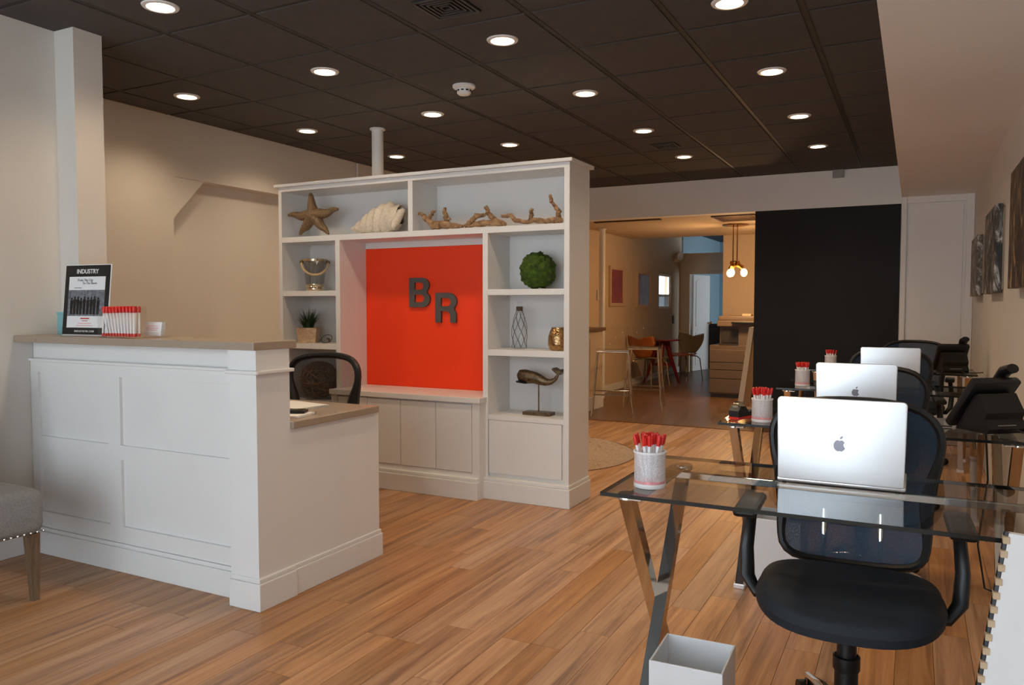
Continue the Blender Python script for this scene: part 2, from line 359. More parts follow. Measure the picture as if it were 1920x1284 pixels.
struct('ceiling_rear', MB().box(XB - T, -.2, YP, 18.1, 2.70, 2.8), 'grid', 'dark high ceiling over the rearmost room', 'ceiling')
wp = MB(); wp.box(XB, -3.815, YB, YB + .1, 0, 2.25); wp.box(-3.815, -3.15, YB, YB + .1, 1.855, 2.25); wp.box(-3.15, -.3, YB, YB + .1, 0, 2.25)
struct('wall_rear', wp, 'wallback', 'cream partition with an open doorway at the far end', 'wall')
struct('wall_rear_end', MB().box(XB, -.2, 18, 18.1, 0, 2.8), 'daylightblue', 'wall of the rearmost room with blue daylight in its colour', 'wall')
struct('wall_rear_left', MB().box(XB, XB + .02, YB + .1, 18, 0, 2.70), 'daylightblue', 'side wall seen above the partition with blue daylight in its colour', 'wall')
struct('wall_rear_right', MB().box(-.3, -.2, 17.2, 18, 0, 2.8).box(-.3, -.2, 15.2, 17.2, 0, .3).box(-.3, -.2, 15.2, 17.2, 2.65, 2.8), 'wallback', 'wall around the daylit rear window', 'wall')
w2 = tag(D.objects.new('window_2', None), 'rear window letting daylight into the last room', 'window', None, 'structure'); C.objects.link(w2)
MB().box(-.26, -.25, 15.2, 17.2, .3, 2.65).build('pane', 'clear', w2); MB().box(-.28, -.23, 16.17, 16.23, .3, 2.65).build('mullion', 'white', w2)
w3 = tag(D.objects.new('window_3', None), 'small bright sash window in the back room wall near the doorway', 'window', None, 'structure'); C.objects.link(w3)
wm = wb.z + (wa.z - wb.z) * .38
for a, b, c, d in ((wa.y, wb.y, wb.z, wb.z + .035), (wa.y, wb.y, wa.z - .035, wa.z), (wa.y, wa.y + .04, wb.z, wa.z), (wb.y - .04, wb.y, wb.z, wa.z), (wa.y, wb.y, wm - .02, wm + .02)): MB().box(XB - .06, XB - .02, a, b, c, d, .003).build('sash_rail', 'white', w3)
MB().box(XB - .045, XB - .040, wa.y + .04, wb.y - .04, wm + .02, wa.z - .035).build('pane', 'clear', w3)
MB().box(XB - .045, XB - .040, wa.y + .04, wb.y - .04, wb.z + .035, wm - .02).build('pane', 'frosted', w3)
struct('baseboard_back', MB().box(XB, XB + .015, 10.0, YB, 0, .10, .003), 'white', 'white baseboard along the back room wall', 'baseboard')
# ceiling with tiles
ce = struct('ceiling', MB().box(XL - .4, -.15, YF - .3, YH + .2, ZC + .012, ZC + .1), 'grid', 'dark tiled ceiling with recessed lights', 'ceiling')
G = .605; xs = [-.15]; q = -.51
while q > XL: xs.append(q); q -= G
xs.append(XL); ys = []; q = 4.09 - G * 7
while q < YH: ys.append(q); q += G
ys = [YF] + [v for v in ys if v > YF] + [YH]
tcache = {}
for i in range(len(xs) - 1):
    for j in range(len(ys) - 1):
        a, b, c, d = xs[i + 1], xs[i], ys[j], ys[j + 1]
        if d < 1.4 or (b < XF and d < 2.6): continue
        k = (round(b - a, 3), round(d - c, 3))
        if k not in tcache:
            hx, hy = (b - a) / 2 - .009, (d - c) / 2 - .006
            m = MB(); m.box(-hx, hx, -hy, hy, .003, .014); m.box(-hx + .012, hx - .012, -hy + .01, hy - .01, -.003, .003); tcache[k] = m.mesh('ceiling_tile', 'tile')
        o = D.objects.new('ceiling_tile', tcache[k]); C.objects.link(o); o.parent = ce; o.location = ((a + b) / 2, (c + d) / 2, ZC)
for q in xs[1:-1]: MB().box(q - .011, q + .011, 1.3, YH, ZC + .0005, ZC + .012).build('grid_bar', 'grid', ce)
for q in ys[1:-1]:
    if q > 1.3: MB().box(XL, -.15, q - .007, q + .007, ZC + .001, ZC + .0125).build('grid_bar', 'grid', ce)

# recessed lights
def recessed(x, y, label, grp):
    t = thing('recessed_light', label, 'ceiling light', (x, y, ZC - .003), 0, grp)
    MB().lathe([(.062, -.001), (.064, -.008), (.082, -.006), (.086, 0), (.062, 0)], 28).build('trim_ring', 'white', t, True)
    MB().lathe([(0, -.0035), (.062, -.0035), (.062, -.001), (0, -.001)], 28).build('lens', 'lens', t)
    l = D.lights.new('lamp_glow', 'SPOT'); l.energy = LAMP_W; l.color = (1., .77, .52); l.spot_size = RAD(140); l.spot_blend = .75; l.shadow_soft_size = .06
    o = D.objects.new('lamp_glow', l); C.objects.link(o); o.parent = t; o.location = (0, 0, -.03)
ORD = ('first', 'second', 'third', 'fourth', 'fifth')
for X, yy, tail, grp in ((-4.46, (3.79, 4.98, 6.22, 7.5), 'from the pier in row along the left wall', 'lights along the left wall'), (-3.24, (2.61, 3.78, 4.98, 6.23, 7.5), 'from the storefront in row above the reception desk', 'lights above the reception desk'),
                         (-2.01, (7.5, 6.24, 4.97, 3.78, 2.6), 'from the back room in row over open floor', 'lights over the open floor'), (-.812, (7.56, 6.3, 5.03, 3.81, 2.6), 'from the black wall in row beside the soffit', 'lights beside the soffit')):
    for k, y in enumerate(yy): recessed(X, y, 'lit recessed ceiling light, %s %s' % (ORD[k], tail), grp)

# ceiling fittings
t = thing('smoke_detector', 'round white smoke detector under the dark ceiling', 'smoke detector', (-2.645, 4.44, ZC - .003))
MB().lathe([(0, 0), (.075, 0), (.075, -.012), (.066, -.02), (.05, -.024)], 28).build('base', 'white', t, True)
MB().lathe([(.05, -.022), (.046, -.05), (.034, -.06), (0, -.062)], 28).build('dome', 'white', t, True)
for k in range(10):
    a = 2 * pi * k / 10; MB().box(-.008, .008, -.003, .003, -.004, .004).build('slot', 'ventgap', t).matrix_local = Matrix.Translation((.0485 * cos(a), .0485 * sin(a), -.036)) @ Matrix.Rotation(a + pi / 2, 4, 'Z')
def vent(name, label, x, y, s):
    t = thing(name, label, 'air vent', (x, y, ZC - .003))
    MB().box(-s, s, -s, s, -.003, 0).build('backing', 'ventgap', t)
    f = MB()
    for a, b, c, d in ((-s, s, -s, -s + .015), (-s, s, s - .015, s), (-s, -s + .015, -s + .015, s - .015), (s - .015, s, -s + .015, s - .015)): f.box(a, b, c, d, -.012, -.001, .003)
    f.build('frame', 'vent', t)
    for k in range(4):
        q = s - .03 - k * (s - .03) / 4.0
        for rot in range(4):
            sl = MB().box(-q, q, -q - .004, -q + .006, -.012, -.004).build('slat', 'vent', t); sl.rotation_euler = (0, 0, rot * pi / 2)
    return t
vent('ceiling_vent', 'dark square louvred vent in ceiling nearer the storefront', -2.022, 3.235, .122)
vent('ceiling_vent', 'small dark ceiling vent near the black wall', -2.02, 6.9, .11)
tag(MB().box(-.81, -.70, YH - .06, YH, 2.615, 2.698, .004).build('wall_box', 'greybox'), 'small grey box on the pale header above black wall', 'box')
pp = thing('support_pipe', 'white support pipe rising behind the white bookcase', 'pipe', (-3.9, 5.18, 0))
MB().lathe([(.047, 0), (.047, ZC - .004)], 20).build('shaft', 'white', pp, True); MB().lathe([(.047, 0), (.062, 0), (.062, .012), (.047, .012)], 20, (0, 0, ZC - .017)).build('collar', 'white', pp, True)
tag(MB().tube([(XL + .012, 6.34, 2.2), (XL + .012, 6.34, ZC - .005)], .011).build('conduit', 'white', None, True), 'thin white conduit running up the cream wall', 'conduit')

# ------------------------------------------------------------------ reception desk
rd = thing('reception_desk', 'white panelled reception desk with raised front and taupe tops', 'desk', (-2.39, 2.34, 0))
X0 = XF + 2.39 + .003                                      # local left end
FY = .075                                                  # panelled face; pier face at 0
MB().box(X0, -.16, FY + .018, .205, .0, 1.085).box(-.16, -.006, .02, .205, .0, 1.085).box(-.05, -.006, .205, .83, 0, .735).build('body', 'white', rd)
f = MB()                                                   # rails and stiles standing proud of the panels
P0, P1, P2, P3 = X0 + .06, X0 + .60, X0 + .69, -.235
for a, b, c, d in ((X0, -.16, .93, .99), (X0, -.16, .535, .605), (X0, -.16, .135, .215), (X0, P0, .215, .535), (P1, P2, .215, .535), (P3, -.16, .215, .535), (X0, P0, .605, .93), (P1, P2, .605, .93), (P3, -.16, .605, .93)): f.box(a, b, FY, FY + .02, c, d)
f.build('panel_frame', 'white', rd)
for a, b in ((P0, P1), (P2, P3)):
    for c, d in ((.215, .535), (.605, .93)): MB().box(a, b, FY + .015, FY + .0195, c, d).build('panel', 'white', rd)
MB().box(-.165, -.005, .012, .03, .10, 1.085).build('corner_pier', 'white', rd)
MB().box(X0, -.165, FY - .012, FY + .002, .985, 1.0, .004).box(-.17, .012, -.004, .02, .985, 1.0, .004).box(-.02, .014, .0, .216, .985, 1.0, .004).build('moulding', 'white', rd)
MB().box(X0, -.16, FY - .016, FY, 0, .115, .003).box(X0, -.16, FY - .009, FY, .115, .135, .004).build('plinth', 'white', rd)
MB().box(-.165, .012, -.002, .22, 0, .115, .003).box(-.16, .005, .004, .22, .115, .135, .004).box(-.02, .006, .22, .845, 0, .115, .003).box(-.02, .001, .22, .84, .115, .135, .004).build('plinth', 'white', rd)
MB().box(X0 - .0, .0, -.005, .245, 1.085, 1.118, .003).build('upper_countertop', 'counter', rd)
MB().box(X0 + .02, .012, .207, .815, .735, .767, .004).build('lower_countertop', 'counter', rd)
MB().box(X0 + .02, X0 + .06, .21, .80, 0, .735).build('end_panel', 'white', rd)

# things on the counters
CT = 1.1185
sg = thing('counter_sign', 'black framed magazine poster leaning upright on the taupe counter', 'sign', (-3.665, 2.465, CT), RAD(6))
SW, SH = .30, .352
rot = Matrix.Rotation(RAD(-6), 4, 'X')
def sgpart(name, mb, mat): o = mb.build(name, mat, sg); o.matrix_local = rot; return o
sgpart('acrylic_holder', MB().box(-SW / 2 - .003, SW / 2 + .005, .002, .006, 0, SH + .004, .001), 'paper')
sgpart('holder_foot', MB().box(-SW / 2, SW / 2, .002, .05, 0.0085, .0115, .001), 'clear')
sgpart('black_border', MB().box(-SW / 2, SW / 2, 0, .002, .006, SH), 'black')
sgpart('white_page', MB().box(-.122, .122, -.0006, 0, .04, .295), 'paper')
ph = sgpart('printed_photo', MB().box(-.122, .122, -.0010, -.0006, .098, .228), 'greyprint')
for k in range(9):
    x = -.098 + k * .0225 + random.uniform(-.003, .003); h = random.uniform(.068, .08)
    m = MB().prism([(x - .008, .106), (x + .008, .106), (x + .0105, .106 + h), (x - .0105, .106 + h)], -.0014, -.0010).prism([(x + .006 * cos(a * pi / 4), .106 + h + .007 + .008 * sin(a * pi / 4)) for a in range(8)], -.0014, -.0010)
    m.build('printed_figure', 'black', ph)
for body, size, mat, x, z, kw in (('INDUSTRY', .031, 'paper', 0, .311, dict(bold=.0006, spacing=1.0)), ('From The City', .017, 'greytext', -.012, .272, {}), ('To The Shore', .017, 'greytext', .018, .257, {}), ('INDUSTRYM.COM', .013, 'paper', 0, .018, dict(bold=.0003, spacing=1.35))):
    o = text_obj('lettering', body, size, mat, sg, (0, 0, 0), **kw); o.matrix_local = rot @ Matrix.Translation((x, -.0012, z))
for z, wd_, mt in ((.237, .05, 'greytext'), (.083, .06, 'redprint'), (.073, .04, 'redprint'), (.06, .09, 'pinkprint'), (.049, .11, 'pinkprint')):
    sgpart('text_line', MB().box(-wd_ / 2 - (.06 if z > .2 else 0), wd_ / 2 - (.06 if z > .2 else 0), -.0012, -.0006, z, z + (.006 if z == .083 else .003)), mt)
tb = thing('teal_box', 'small teal cardboard box on the counter behind the poster', 'box', (-3.905, 2.545, CT), RAD(2))
MB().box(-.05, .09, -.028, .028, 0, .115, .002).build('carton', 'teal', tb); MB().box(-.052, .092, -.030, .030, .105, .117, .002).build('lid', 'teal', tb)
# pens
def pen_meshes():
    body = MB().lathe([(0, 0), (.0035, 0), (.0046, .006), (.0046, .114), (.0030, .116), (0, .116)], 10).mesh('barrel', 'pen', True)
    cap = MB().lathe([(0, .110), (.0056, .110), (.0056, .132), (.004, .140), (0, .140)], 10).box(-.0014, .0014, .0056, .0078, .113, .136).mesh('cap', 'red', True)
    tip = MB().lathe([(.0036, .0), (.0036, .014), (.0049, .014), (.0049, 0), (.0036, 0)], 10).mesh('tip_grip', 'red', True)
    return body, cap, tip
PB, PC, PT = pen_meshes()
def pen(mat, label, group):
    t = thing('pen', label, 'pen', (0, 0, 0), 0, group); t.matrix_world = mat
    for n, me in (('barrel', PB), ('cap', PC), ('tip_grip', PT)):
        o = D.objects.new(n, me); C.objects.link(o); o.parent = t
tr = thing('acrylic_pen_tray', 'clear acrylic box packed with red and white pens on counter', 'pen tray', (-3.285, 2.40, CT), RAD(2))
MB().box(-.125, .125, -.035, .035, 0, .004).build('bottom', 'acrylic', tr)
for a, b, c, d, h in ((-.125, .125, -.035, -.032, .125), (-.125, .125, .032, .035, .15), (-.125, -.122, -.032, .032, .14), (.122, .125, -.032, .032, .14)): MB().box(a, b, c, d, .004, h, .001).build('side_wall', 'acrylic', tr)
for k in range(34):
    x = -.113 + k * .0067; lean = RAD(-15 + .5 * k if k % 3 else -19 + .6 * k) if k > 3 else RAD(6); y = (-.020, -.004, .013)[k % 3]
    pen(Matrix.Translation((-3.285 + x, 2.40 + y, CT + .0065)) @ Matrix.Rotation(lean, 4, 'Y'), 'red capped white pen standing in the clear acrylic box', 'pens in the acrylic box')
cd = thing('card_holder', 'clear holder with a stack of white business cards on counter', 'card holder', (-3.19, 2.50, CT), RAD(4)); cd.scale = (1.25,) * 3
MB().box(-.05, .05, -.02, .03, 0, .004, .001).box(-.05, .05, -.024, -.021, 0, .02, .001).box(-.05, .05, .022, .025, 0, .05, .001).build('stand', 'acrylic', cd)
for k in range(4):
    o = MB().box(-.045, .045, -.001, .001, .0, .052).build('business_card', 'paper', cd); o.matrix_local = Matrix.Translation((0, -.0135 + k * .005, .006)) @ Matrix.Rotation(RAD(-10), 4, 'X')
for z, wd_ in ((.036, .05), (.028, .065), (.021, .05)):
    o = MB().box(-wd_ / 2, wd_ / 2, -.0024, -.0010, z, z + .002).build('text_line', 'pinkprint', cd); o.matrix_local = Matrix.Translation((0, -.0135, .006)) @ Matrix.Rotation(RAD(-10), 4, 'X')
LT = .7675
pd = thing('notepad', 'white paper pad lying on the lower reception counter', 'notepad', (-2.55, 2.68, LT), RAD(12))
MB().box(-.11, .11, -.08, .08, 0, .01, .001).build('pages', 'paper', pd); MB().box(-.112, .112, .07, .082, .0, .0125, .002).build('binding', 'counter', pd)
ph = thing('mobile_phone', 'black mobile phone lying on the paper pad', 'phone', (-2.53, 2.70, LT + .0105), RAD(25))
MB().box(-.068, .068, -.034, .034, 0, .014, .006).build('body', 'blackplastic', ph); MB().box(-.056, .056, -.03, .03, .0135, .0145).build('screen', 'screen', ph)
pb = thing('paper_stack', 'loose white papers near the back of the lower counter', 'papers', (-2.73, 2.93, LT), RAD(-8))
for k in range(5): MB().box(-.14, .14, -.1, .1, k * .0022, k * .0022 + .0018).build('sheet', 'paper', pb).rotation_euler = (0, 0, RAD(random.uniform(-5, 5)))

# ------------------------------------------------------------------ bookcase
BX0, BX1, BF, BB = -4.285, -1.905, 4.46, 4.79
bk = thing('display_bookcase', 'tall white display bookcase with an orange centre panel', 'bookcase', (0, 0, 0))
LT0, LT1 = -3.745, -3.705; RT0, RT1 = -2.519, -2.481
MB().box(BX0, BX0 + .03, BF, BB, 0, 2.118).build('side_panel', 'white', bk)
MB().box(BX1 - .036, BX1, BF, BB, 0, 2.118).build('side_panel', 'white', bk)
MB().box(LT0, LT1, BF, BB, 0, 1.738).build('divider', 'white', bk)
MB().box(RT0, RT1, BF, BB, 0, 1.738).build('divider', 'white', bk)
MB().box(-3.106, -3.068, BF, BB, 1.778, 2.118).build('divider', 'white', bk)
MB().box(BX0 + .03, BX1 - .036, BB - .02, BB, .0, 2.118).build('back_panel', 'white', bk)
MB().box(BX0, BX1, BF, BB, 2.118, 2.15, .002).build('top_rail', 'white', bk)
MB().box(BX0 - .025, BX1 + .025, BF - .025, BB + .02, 2.15, 2.172, .004).build('crown_moulding', 'white', bk)
for a, b, z0, z1 in ((BX0 + .03, BX1 - .036, 1.738, 1.778), (BX0 + .03, LT0, 1.337, 1.376), (BX0 + .03, LT0, .945, .984), (BX0 + .03, LT0, .52, .552),
                     (RT1, BX1 - .036, 1.335, 1.373), (RT1, BX1 - .036, .941, .981), (RT1, BX1 - .036, .52, .552)):
    MB().box(a, b, BF + .002, BB - .021, z0, z1, .0015).build('shelf', 'white', bk)
MB().box(LT1 + .001, RT0 - .001, BB - .026, BB - .021, .665, 1.692).build('orange_panel', 'orange', bk)['label'] = 'bright orange painted panel'
MB().box(LT1 + .001, RT0 - .001, BB - .03, BB - .021, 1.694, 1.737).build('fascia', 'white', bk)
MB().box(RT1, BX1 - .036, BF + .02, BB - .021, .13, .52).build('cabinet_box', 'white', bk)
MB().box(BX0 + .03, LT0, BF + .02, BB - .021, .13, .52).build('cabinet_box', 'white', bk)
MB().box(RT1 + .004, BX1 - .052, BF + .004, BF + .02, .169, .5185, .001).build('door', 'white', bk)
MB().box(BX0 + .05, LT0 - .004, BF + .004, BF + .02, .169, .5185, .001).build('door', 'white', bk)
MY = 4.375
MB().box(LT1, RT0, MY + .018, BB - .03, 0, .632).box(RT0 - .035, RT0 + .02, MY + .002, BF, 0, .632).box(LT1 - .02, LT1 + .035, MY + .002, BF, 0, .632).box(LT1 + .035, RT0 - .035, MY + .006, MY + .02, .13, .172).build('cabinet_box', 'white', bk)
MB().box(LT1 - .03, RT0 + .03, MY - .012, BF - .001, .632, .668, .003).box(LT1 + .001, RT0 - .001, BF - .004, BB - .03, .632, .668).build('ledge', 'white', bk)
dx = [LT1 + .037, -3.405, -3.121, -2.835, RT0 - .037]
for a, b in zip(dx, dx[1:]): MB().box(a + .002, b - .002, MY + .002, MY + .018, .175, .622, .001).build('door', 'white', bk)
for nm, (a, b, y0, y1) in {'r': (RT0 + .005, BX1 + .018, BF - .03, BB), 'l': (BX0 - .018, LT1 - .005, BF - .03, BB), 'm': (LT1 - .022, RT0 + .022, MY - .03, BF - .03)}.items():
    MB().box(a, b, y0, y1, 0, .118, .003).box(a + .008, b - .008, y0 + .012, y1, .118, .142, .005).build('plinth', 'white', bk)

# letters on the orange panel
def arc(cx, cz, rx, rz, a0, a1, n=9): return [(cx + rx * cos(RAD(a0 + (a1 - a0) * k / n)), cz + rz * sin(RAD(a0 + (a1 - a0) * k / n))) for k in range(n + 1)]
SHAPES = {'B': [[(0, 0)] + arc(.62, .38, .38, .38, -90, 50) + arc(.60, 1.04, .36, .36, -45, 90) + [(0, 1.4)], [(.26, .24)] + arc(.56, .42, .17, .18, -90, 90) + [(.26, .60)], [(.26, .83)] + arc(.54, 1.0, .16, .17, -90, 90) + [(.26, 1.17)]],
          'R': [[(0, 0), (.27, 0), (.27, .54)] + arc(.50, .34, .20, .20, 90, 0) + [(.70, 0), (.97, 0), (.97, .36)] + arc(.80, .40, .17, .22, 10, 60) + arc(.60, 1.0, .40, .40, -42, 90) + [(0, 1.4)], [(.26, .77)] + arc(.55, .965, .18, .195, -90, 90) + [(.26, 1.16)]]}
def letter(ch, px0, py0, px1, py1, label):
    a, b = atY(px0, py0, BB - .03), atY(px1, py1, BB - .03); sx, sz = (b.x - a.x), (a.z - b.z) / 1.4
    cu = D.curves.new('t', 'CURVE'); cu.dimensions = '2D'; cu.fill_mode = 'BOTH'; cu.extrude = .009; cu.bevel_depth = .0
    for poly in SHAPES[ch]:
        sp = cu.splines.new('POLY'); sp.points.add(len(poly) - 1); sp.use_cyclic_u = True
        for q, p in zip(sp.points, poly): q.co = (p[0] * sx, p[1] * sz, 0, 1)
    to = D.objects.new('t', cu); C.objects.link(to); dg = bpy.context.evaluated_depsgraph_get(); dg.update()
    me = D.meshes.new_from_object(to.evaluated_get(dg)); D.objects.remove(to); D.curves.remove(cu); me.transform(Matrix.Rotation(pi / 2, 4, 'X'))
    me.materials.clear(); me.materials.append(M['letter']); o = D.objects.new('wall_letter', me); C.objects.link(o); o.location = (a.x, BB - .036, b.z); tag(o, label, 'letter')
letter('B', 769, 521, 808, 576, 'grey raised letter B mounted on the orange panel')
letter('R', 818, 549, 858, 605, 'grey raised letter R mounted on the orange panel')

# things on the shelves
def sh(x, y, Y): return atY(x, y, Y)
def rel(pts, Y, base): return [sh(a, b, Y) - base for a, b in pts]
SY = 4.62
# starfish
SY = 4.525
base = Vector((sh(588, 441, SY).x, SY, 1.7785)); st = thing('starfish', 'bronze starfish ornament standing on the top bookcase shelf', 'ornament', base)
m = MB(); c0 = sh(588, 405, SY) - base; kn = MB()
for tx, ty in ((582, 362), (634, 392), (616, 438.5), (562, 440), (541, 403)):
    e = sh(tx, ty, SY) - base; e.z = max(e.z, .012); d = e - c0; n = 12
    pts = [c0 + d * (k / n) + Vector((0, 0, .006 * sin(k * .8))) for k in range(n + 1)]
    m.tube(pts, [.040 * (1 - k / n) ** .8 + .009 for k in range(n + 1)], 12, mat=None)
    side = Vector((d.z, 0, -d.x)).normalized()
    for k in range(1, 12):
        for s_ in (-.6, 0, .6):
            rr = .040 * (1 - k / 12) ** .8 + .009
            kn.ball(c0 + d * (k / 12) + side * rr * s_ + Vector((0, -rr * (1 - .3 * abs(s_)) * .95, 0)), .0045, 1)
m.ball(c0, (.052, .045, .052), 3); so = m.build('body', 'star', st, True); kb = kn.build('nodules', 'star', st, True); kb['kind'] = 'stuff'
# conch
SY = 4.60
base = Vector((sh(710, 434, SY).x, SY, 1.7785)); st = thing('conch_shell', 'large cream conch shell on the top bookcase shelf', 'shell', base)
a = sh(660, 430, SY) - base; b = sh(752, 412, SY) - base
def conch(u, v):
    t = v; ax = a.lerp(b, t); prof = .012 + .098 * (sin(min(1, t * 1.12) * pi * .62) ** 1.15) * (1 if t < .82 else 1 - (t - .82) * 2.2)
    prof *= 1 + .10 * sin(t * 38 + u * 2 * pi)
    th = u * 2 * pi; p = ax + Vector((0, .85 * prof * cos(th), prof * sin(th)))
    p.z += .03 * t; n_ = noise.noise(p * 60) * .005; p = p + Vector((0, -n_, n_)); p.z = max(p.z, .001); return p
MB().grid(conch, 36, 44, True).build('body', 'shell', st, True)
lp = [(733, 402), (742, 399), (750, 400), (759, 396), (754, 407), (750, 418), (746, 428)]
MB().tube([q + Vector((0, -.01 * k, 0)) for k, q in enumerate(rel(lp, SY, base))], [.020, .026, .024, .022, .03, .028, .016], 10).build('flared_lip', 'shell', st, True)
# driftwood pieces
SY = 4.51
def drift(label, paths):
    zx = [p for path in paths for p in path[0]]; base = Vector((sh(sum(p[0] for p in zx) / len(zx), 430, SY).x, SY, 1.7785))
    t = thing('driftwood', label, 'driftwood', base); lo = min((sh(p[0], p[1], SY).z - base.z) - r for path in paths for p, r in zip(path[0], path[1]))
    for k, (pp, rr) in enumerate(paths):
        P = rel(pp, SY, base); n = 5; Q = []; R = []
        for i in range(len(P) - 1):
            for j in range(n):
                f = j / n; q = P[i].lerp(P[i + 1], f); Q.append(q + Vector((0, .012 * sin(i * 2.1 + j), 0)) + Vector([noise.noise(q * 40 + Vector((k, a, 0))) * .006 for a in range(3)])); R.append((rr[i] * (1 - f) + rr[i + 1] * f) * (1 + .25 * noise.noise(q * 55)))
        Q.append(P[-1]); R.append(rr[-1])
        for i, q in enumerate(Q): q.z = max(q.z, R[i] * 1.02)
        MB().tube(Q, R, 9).build('trunk' if k == 0 else 'branch', 'drift', t, True)
drift('gnarled driftwood branch beside the shelf divider', [([(785, 400), (794, 405), (803, 413), (812, 423), (828, 421), (845, 423), (868, 424)], [.012, .014, .018, .030, .028, .022, .010]), ([(803, 412), (810, 402), (815, 394)], [.014, .012, .010]), ([(838, 419), (836, 405), (834, 390)], [.016, .016, .012]), ([(824, 420), (842, 410), (846, 412)], [.012, .010, .006])])
drift('arched driftwood piece in the middle of the top shelf', [([(872, 424), (882, 416), (895, 405), (908, 403)], [.014, .018, .018, .012]), ([(876, 423), (900, 419), (925, 418), (947, 420)], [.012, .022, .020, .014]), ([(910, 388), (917, 402), (930, 413), (944, 418)], [.014, .018, .018, .012]), ([(896, 404), (893, 402)], [.016, .01])])
drift('driftwood branch with an upright prong beside the bookcase end', [([(940, 405), (958, 404), (968, 414), (985, 416), (1005, 413), (1025, 415), (1045, 411), (1053, 415)], [.010, .014, .014, .014, .018, .016, .022, .016]), ([(993, 414), (996, 402), (998, 391)], [.014, .014, .010]), ([(1046, 410), (1048, 396), (1040, 385), (1034, 378), (1032, 367)], [.018, .016, .010, .012, .011])])
# ice bucket
SY = 4.62
SY2 = 4.6
bx = sh(591, 545, SY2).x; t = thing('ice_bucket', 'glass ice bucket with rope handle on the bookcase shelf', 'bucket', (bx, SY2, 1.3765), RAD(40))
MB().lathe([(.068, .045), (.078, .16), (.092, .225), (.088, .225), (.074, .16), (.064, .047)], 28).build('glass_body', 'bucketglass', t, True)
MB().lathe([(0, 0), (.066, 0), (.069, .006), (.069, .03), (.066, .034), (.069, .04), (.069, .052), (.0, .052)], 28).build('metal_base', 'silver', t, True)
MB().lathe([(.090, .222), (.094, .224), (.096, .24), (.090, .242), (.088, .238), (.090, .222)], 28).build('rim', 'silver', t, True)
MB().tube([(-.098 * cos(a), -.02 - .07 * sin(a), .215 - .095 * sin(a)) for a in [k * pi / 14 for k in range(15)]], .008, 8).build('rope_handle', 'rope', t, True)
for s_ in (-1, 1): MB().ball((s_ * .098, -.015, .218), .015, 2).build('handle_bracket', 'bronze', t, True)
# potted grass
px_ = sh(579, 643, 4.56).x; t = thing('potted_grass', 'artificial grass plant in a square wooden pot on shelf', 'potted plant', (px_, 4.56, .9855), RAD(28))
for rz in range(4):
    for k in range(2):
        o = MB().prism([(-.062 + k * .0625, 0), (-.0005 + k * .0625, 0), (.0015 + k * .0625 + (.014 if k else 0), .115), (-.062 + k * .064 - (.014 if not k else 0), .115)], -.006, 0).build('pot_board', 'potwood', t)
        o.matrix_local = Matrix.Rotation(rz * pi / 2, 4, 'Z') @ Matrix.Translation((0, -.058, 0)) @ Matrix.Rotation(RAD(6), 4, 'X')
MB().box(-.058, .058, -.058, .058, .004, .1).build('soil', 'twig', t)
g = MB(); rnd = random.Random(3)
for k in range(260):
    a = rnd.uniform(0, 2 * pi); r0 = rnd.uniform(0, .04); ln = rnd.uniform(.11, .19); bend = rnd.uniform(.25, 1.25); wv = rnd.uniform(.0025, .0045); P = []
    x, z, th = r0, .10, pi / 2 - bend * .35
    for i in range(6):
        P.append((min(x, .148 + .004 * (k % 3)), z)); x += cos(th) * ln / 5; z += sin(th) * ln / 5; th -= bend * .30
    bm = bmesh.new(); prev = None
    for i, (x, z) in enumerate(P):
        ww = wv * (1 - i / 5.2); c_, s_ = cos(a), sin(a)
        cur = (bm.verts.new((x * c_ - ww * s_, x * s_ + ww * c_, z)), bm.verts.new((x * c_ + ww * s_, x * s_ - ww * c_, z)))
        if prev: bm.faces.new((prev[0], prev[1], cur[1], cur[0]))
        prev = cur
    g._merge(bm)
gb = g.build('grass_blades', 'grass', t); gb['kind'] = 'stuff'
# wire ornament
px_ = sh(617, 644, SY2).x; t = thing('wire_ornament', 'small looped wire ornament beside the potted grass', 'ornament', (px_ + .02, SY2 - .05, .9845))
MB().tube([(.05 * cos(a), .02 * sin(a), .034 + .030 * sin(a)) for a in [2 * pi * k / 24 for k in range(24)]], .003, 6, True).build('loop', 'copierdark', t, True)
for k in range(6): MB().ball((.022 + rnd.uniform(-.012, .012), rnd.uniform(-.012, .012), .012 + k * .005), .008, 1).build('bead', 'bronze', t, True)
# twig ball in the open lower bay
px_ = sh(598, 690, 4.62).x; t = thing('twig_ball', 'brown woven twig ball in the bookcase bay behind mesh chair', 'ornament', (px_, 4.62, .5525))
m = MB()
for k in range(46):
    ax = Vector((rnd.gauss(0, 1), rnd.gauss(0, 1), rnd.gauss(0, 1))).normalized(); u = ax.orthogonal().normalized(); v = ax.cross(u); rr = rnd.uniform(.128, .145)
    m.tube([Vector((0, 0, .148)) + (u * cos(a) + v * sin(a)) * rr for a in [2 * pi * q / 20 for q in range(20)]], .004, 5, True)
tg = m.build('woven_twigs', 'twig', t, True); tg['kind'] = 'stuff'
# moss ball
c = sh(1008.5, 509, SY); R_ = (sh(1042, 509, SY) - sh(976, 509, SY)).length / 2; bm = bmesh.new(); bmesh.ops.create_icosphere(bm, subdivisions=5, radius=1)
for v in bm.verts:
    p = v.co.normalized(); d = noise.voronoi(p * 3.2)[0][0]; v.co = p * R_ * (1.03 - .22 * d + .05 * noise.noise(p * 14) + .03 * noise.noise(p * 40))
zl = min(v.co.z for v in bm.verts)
for v in bm.verts: v.co.z -= zl
m = MB(); m._merge(bm); mo = m.build('moss_ball', 'moss', None, True, (c.x, SY, 1.3735)); tag(mo, 'round green moss ball on the bookcase shelf', 'moss ball')
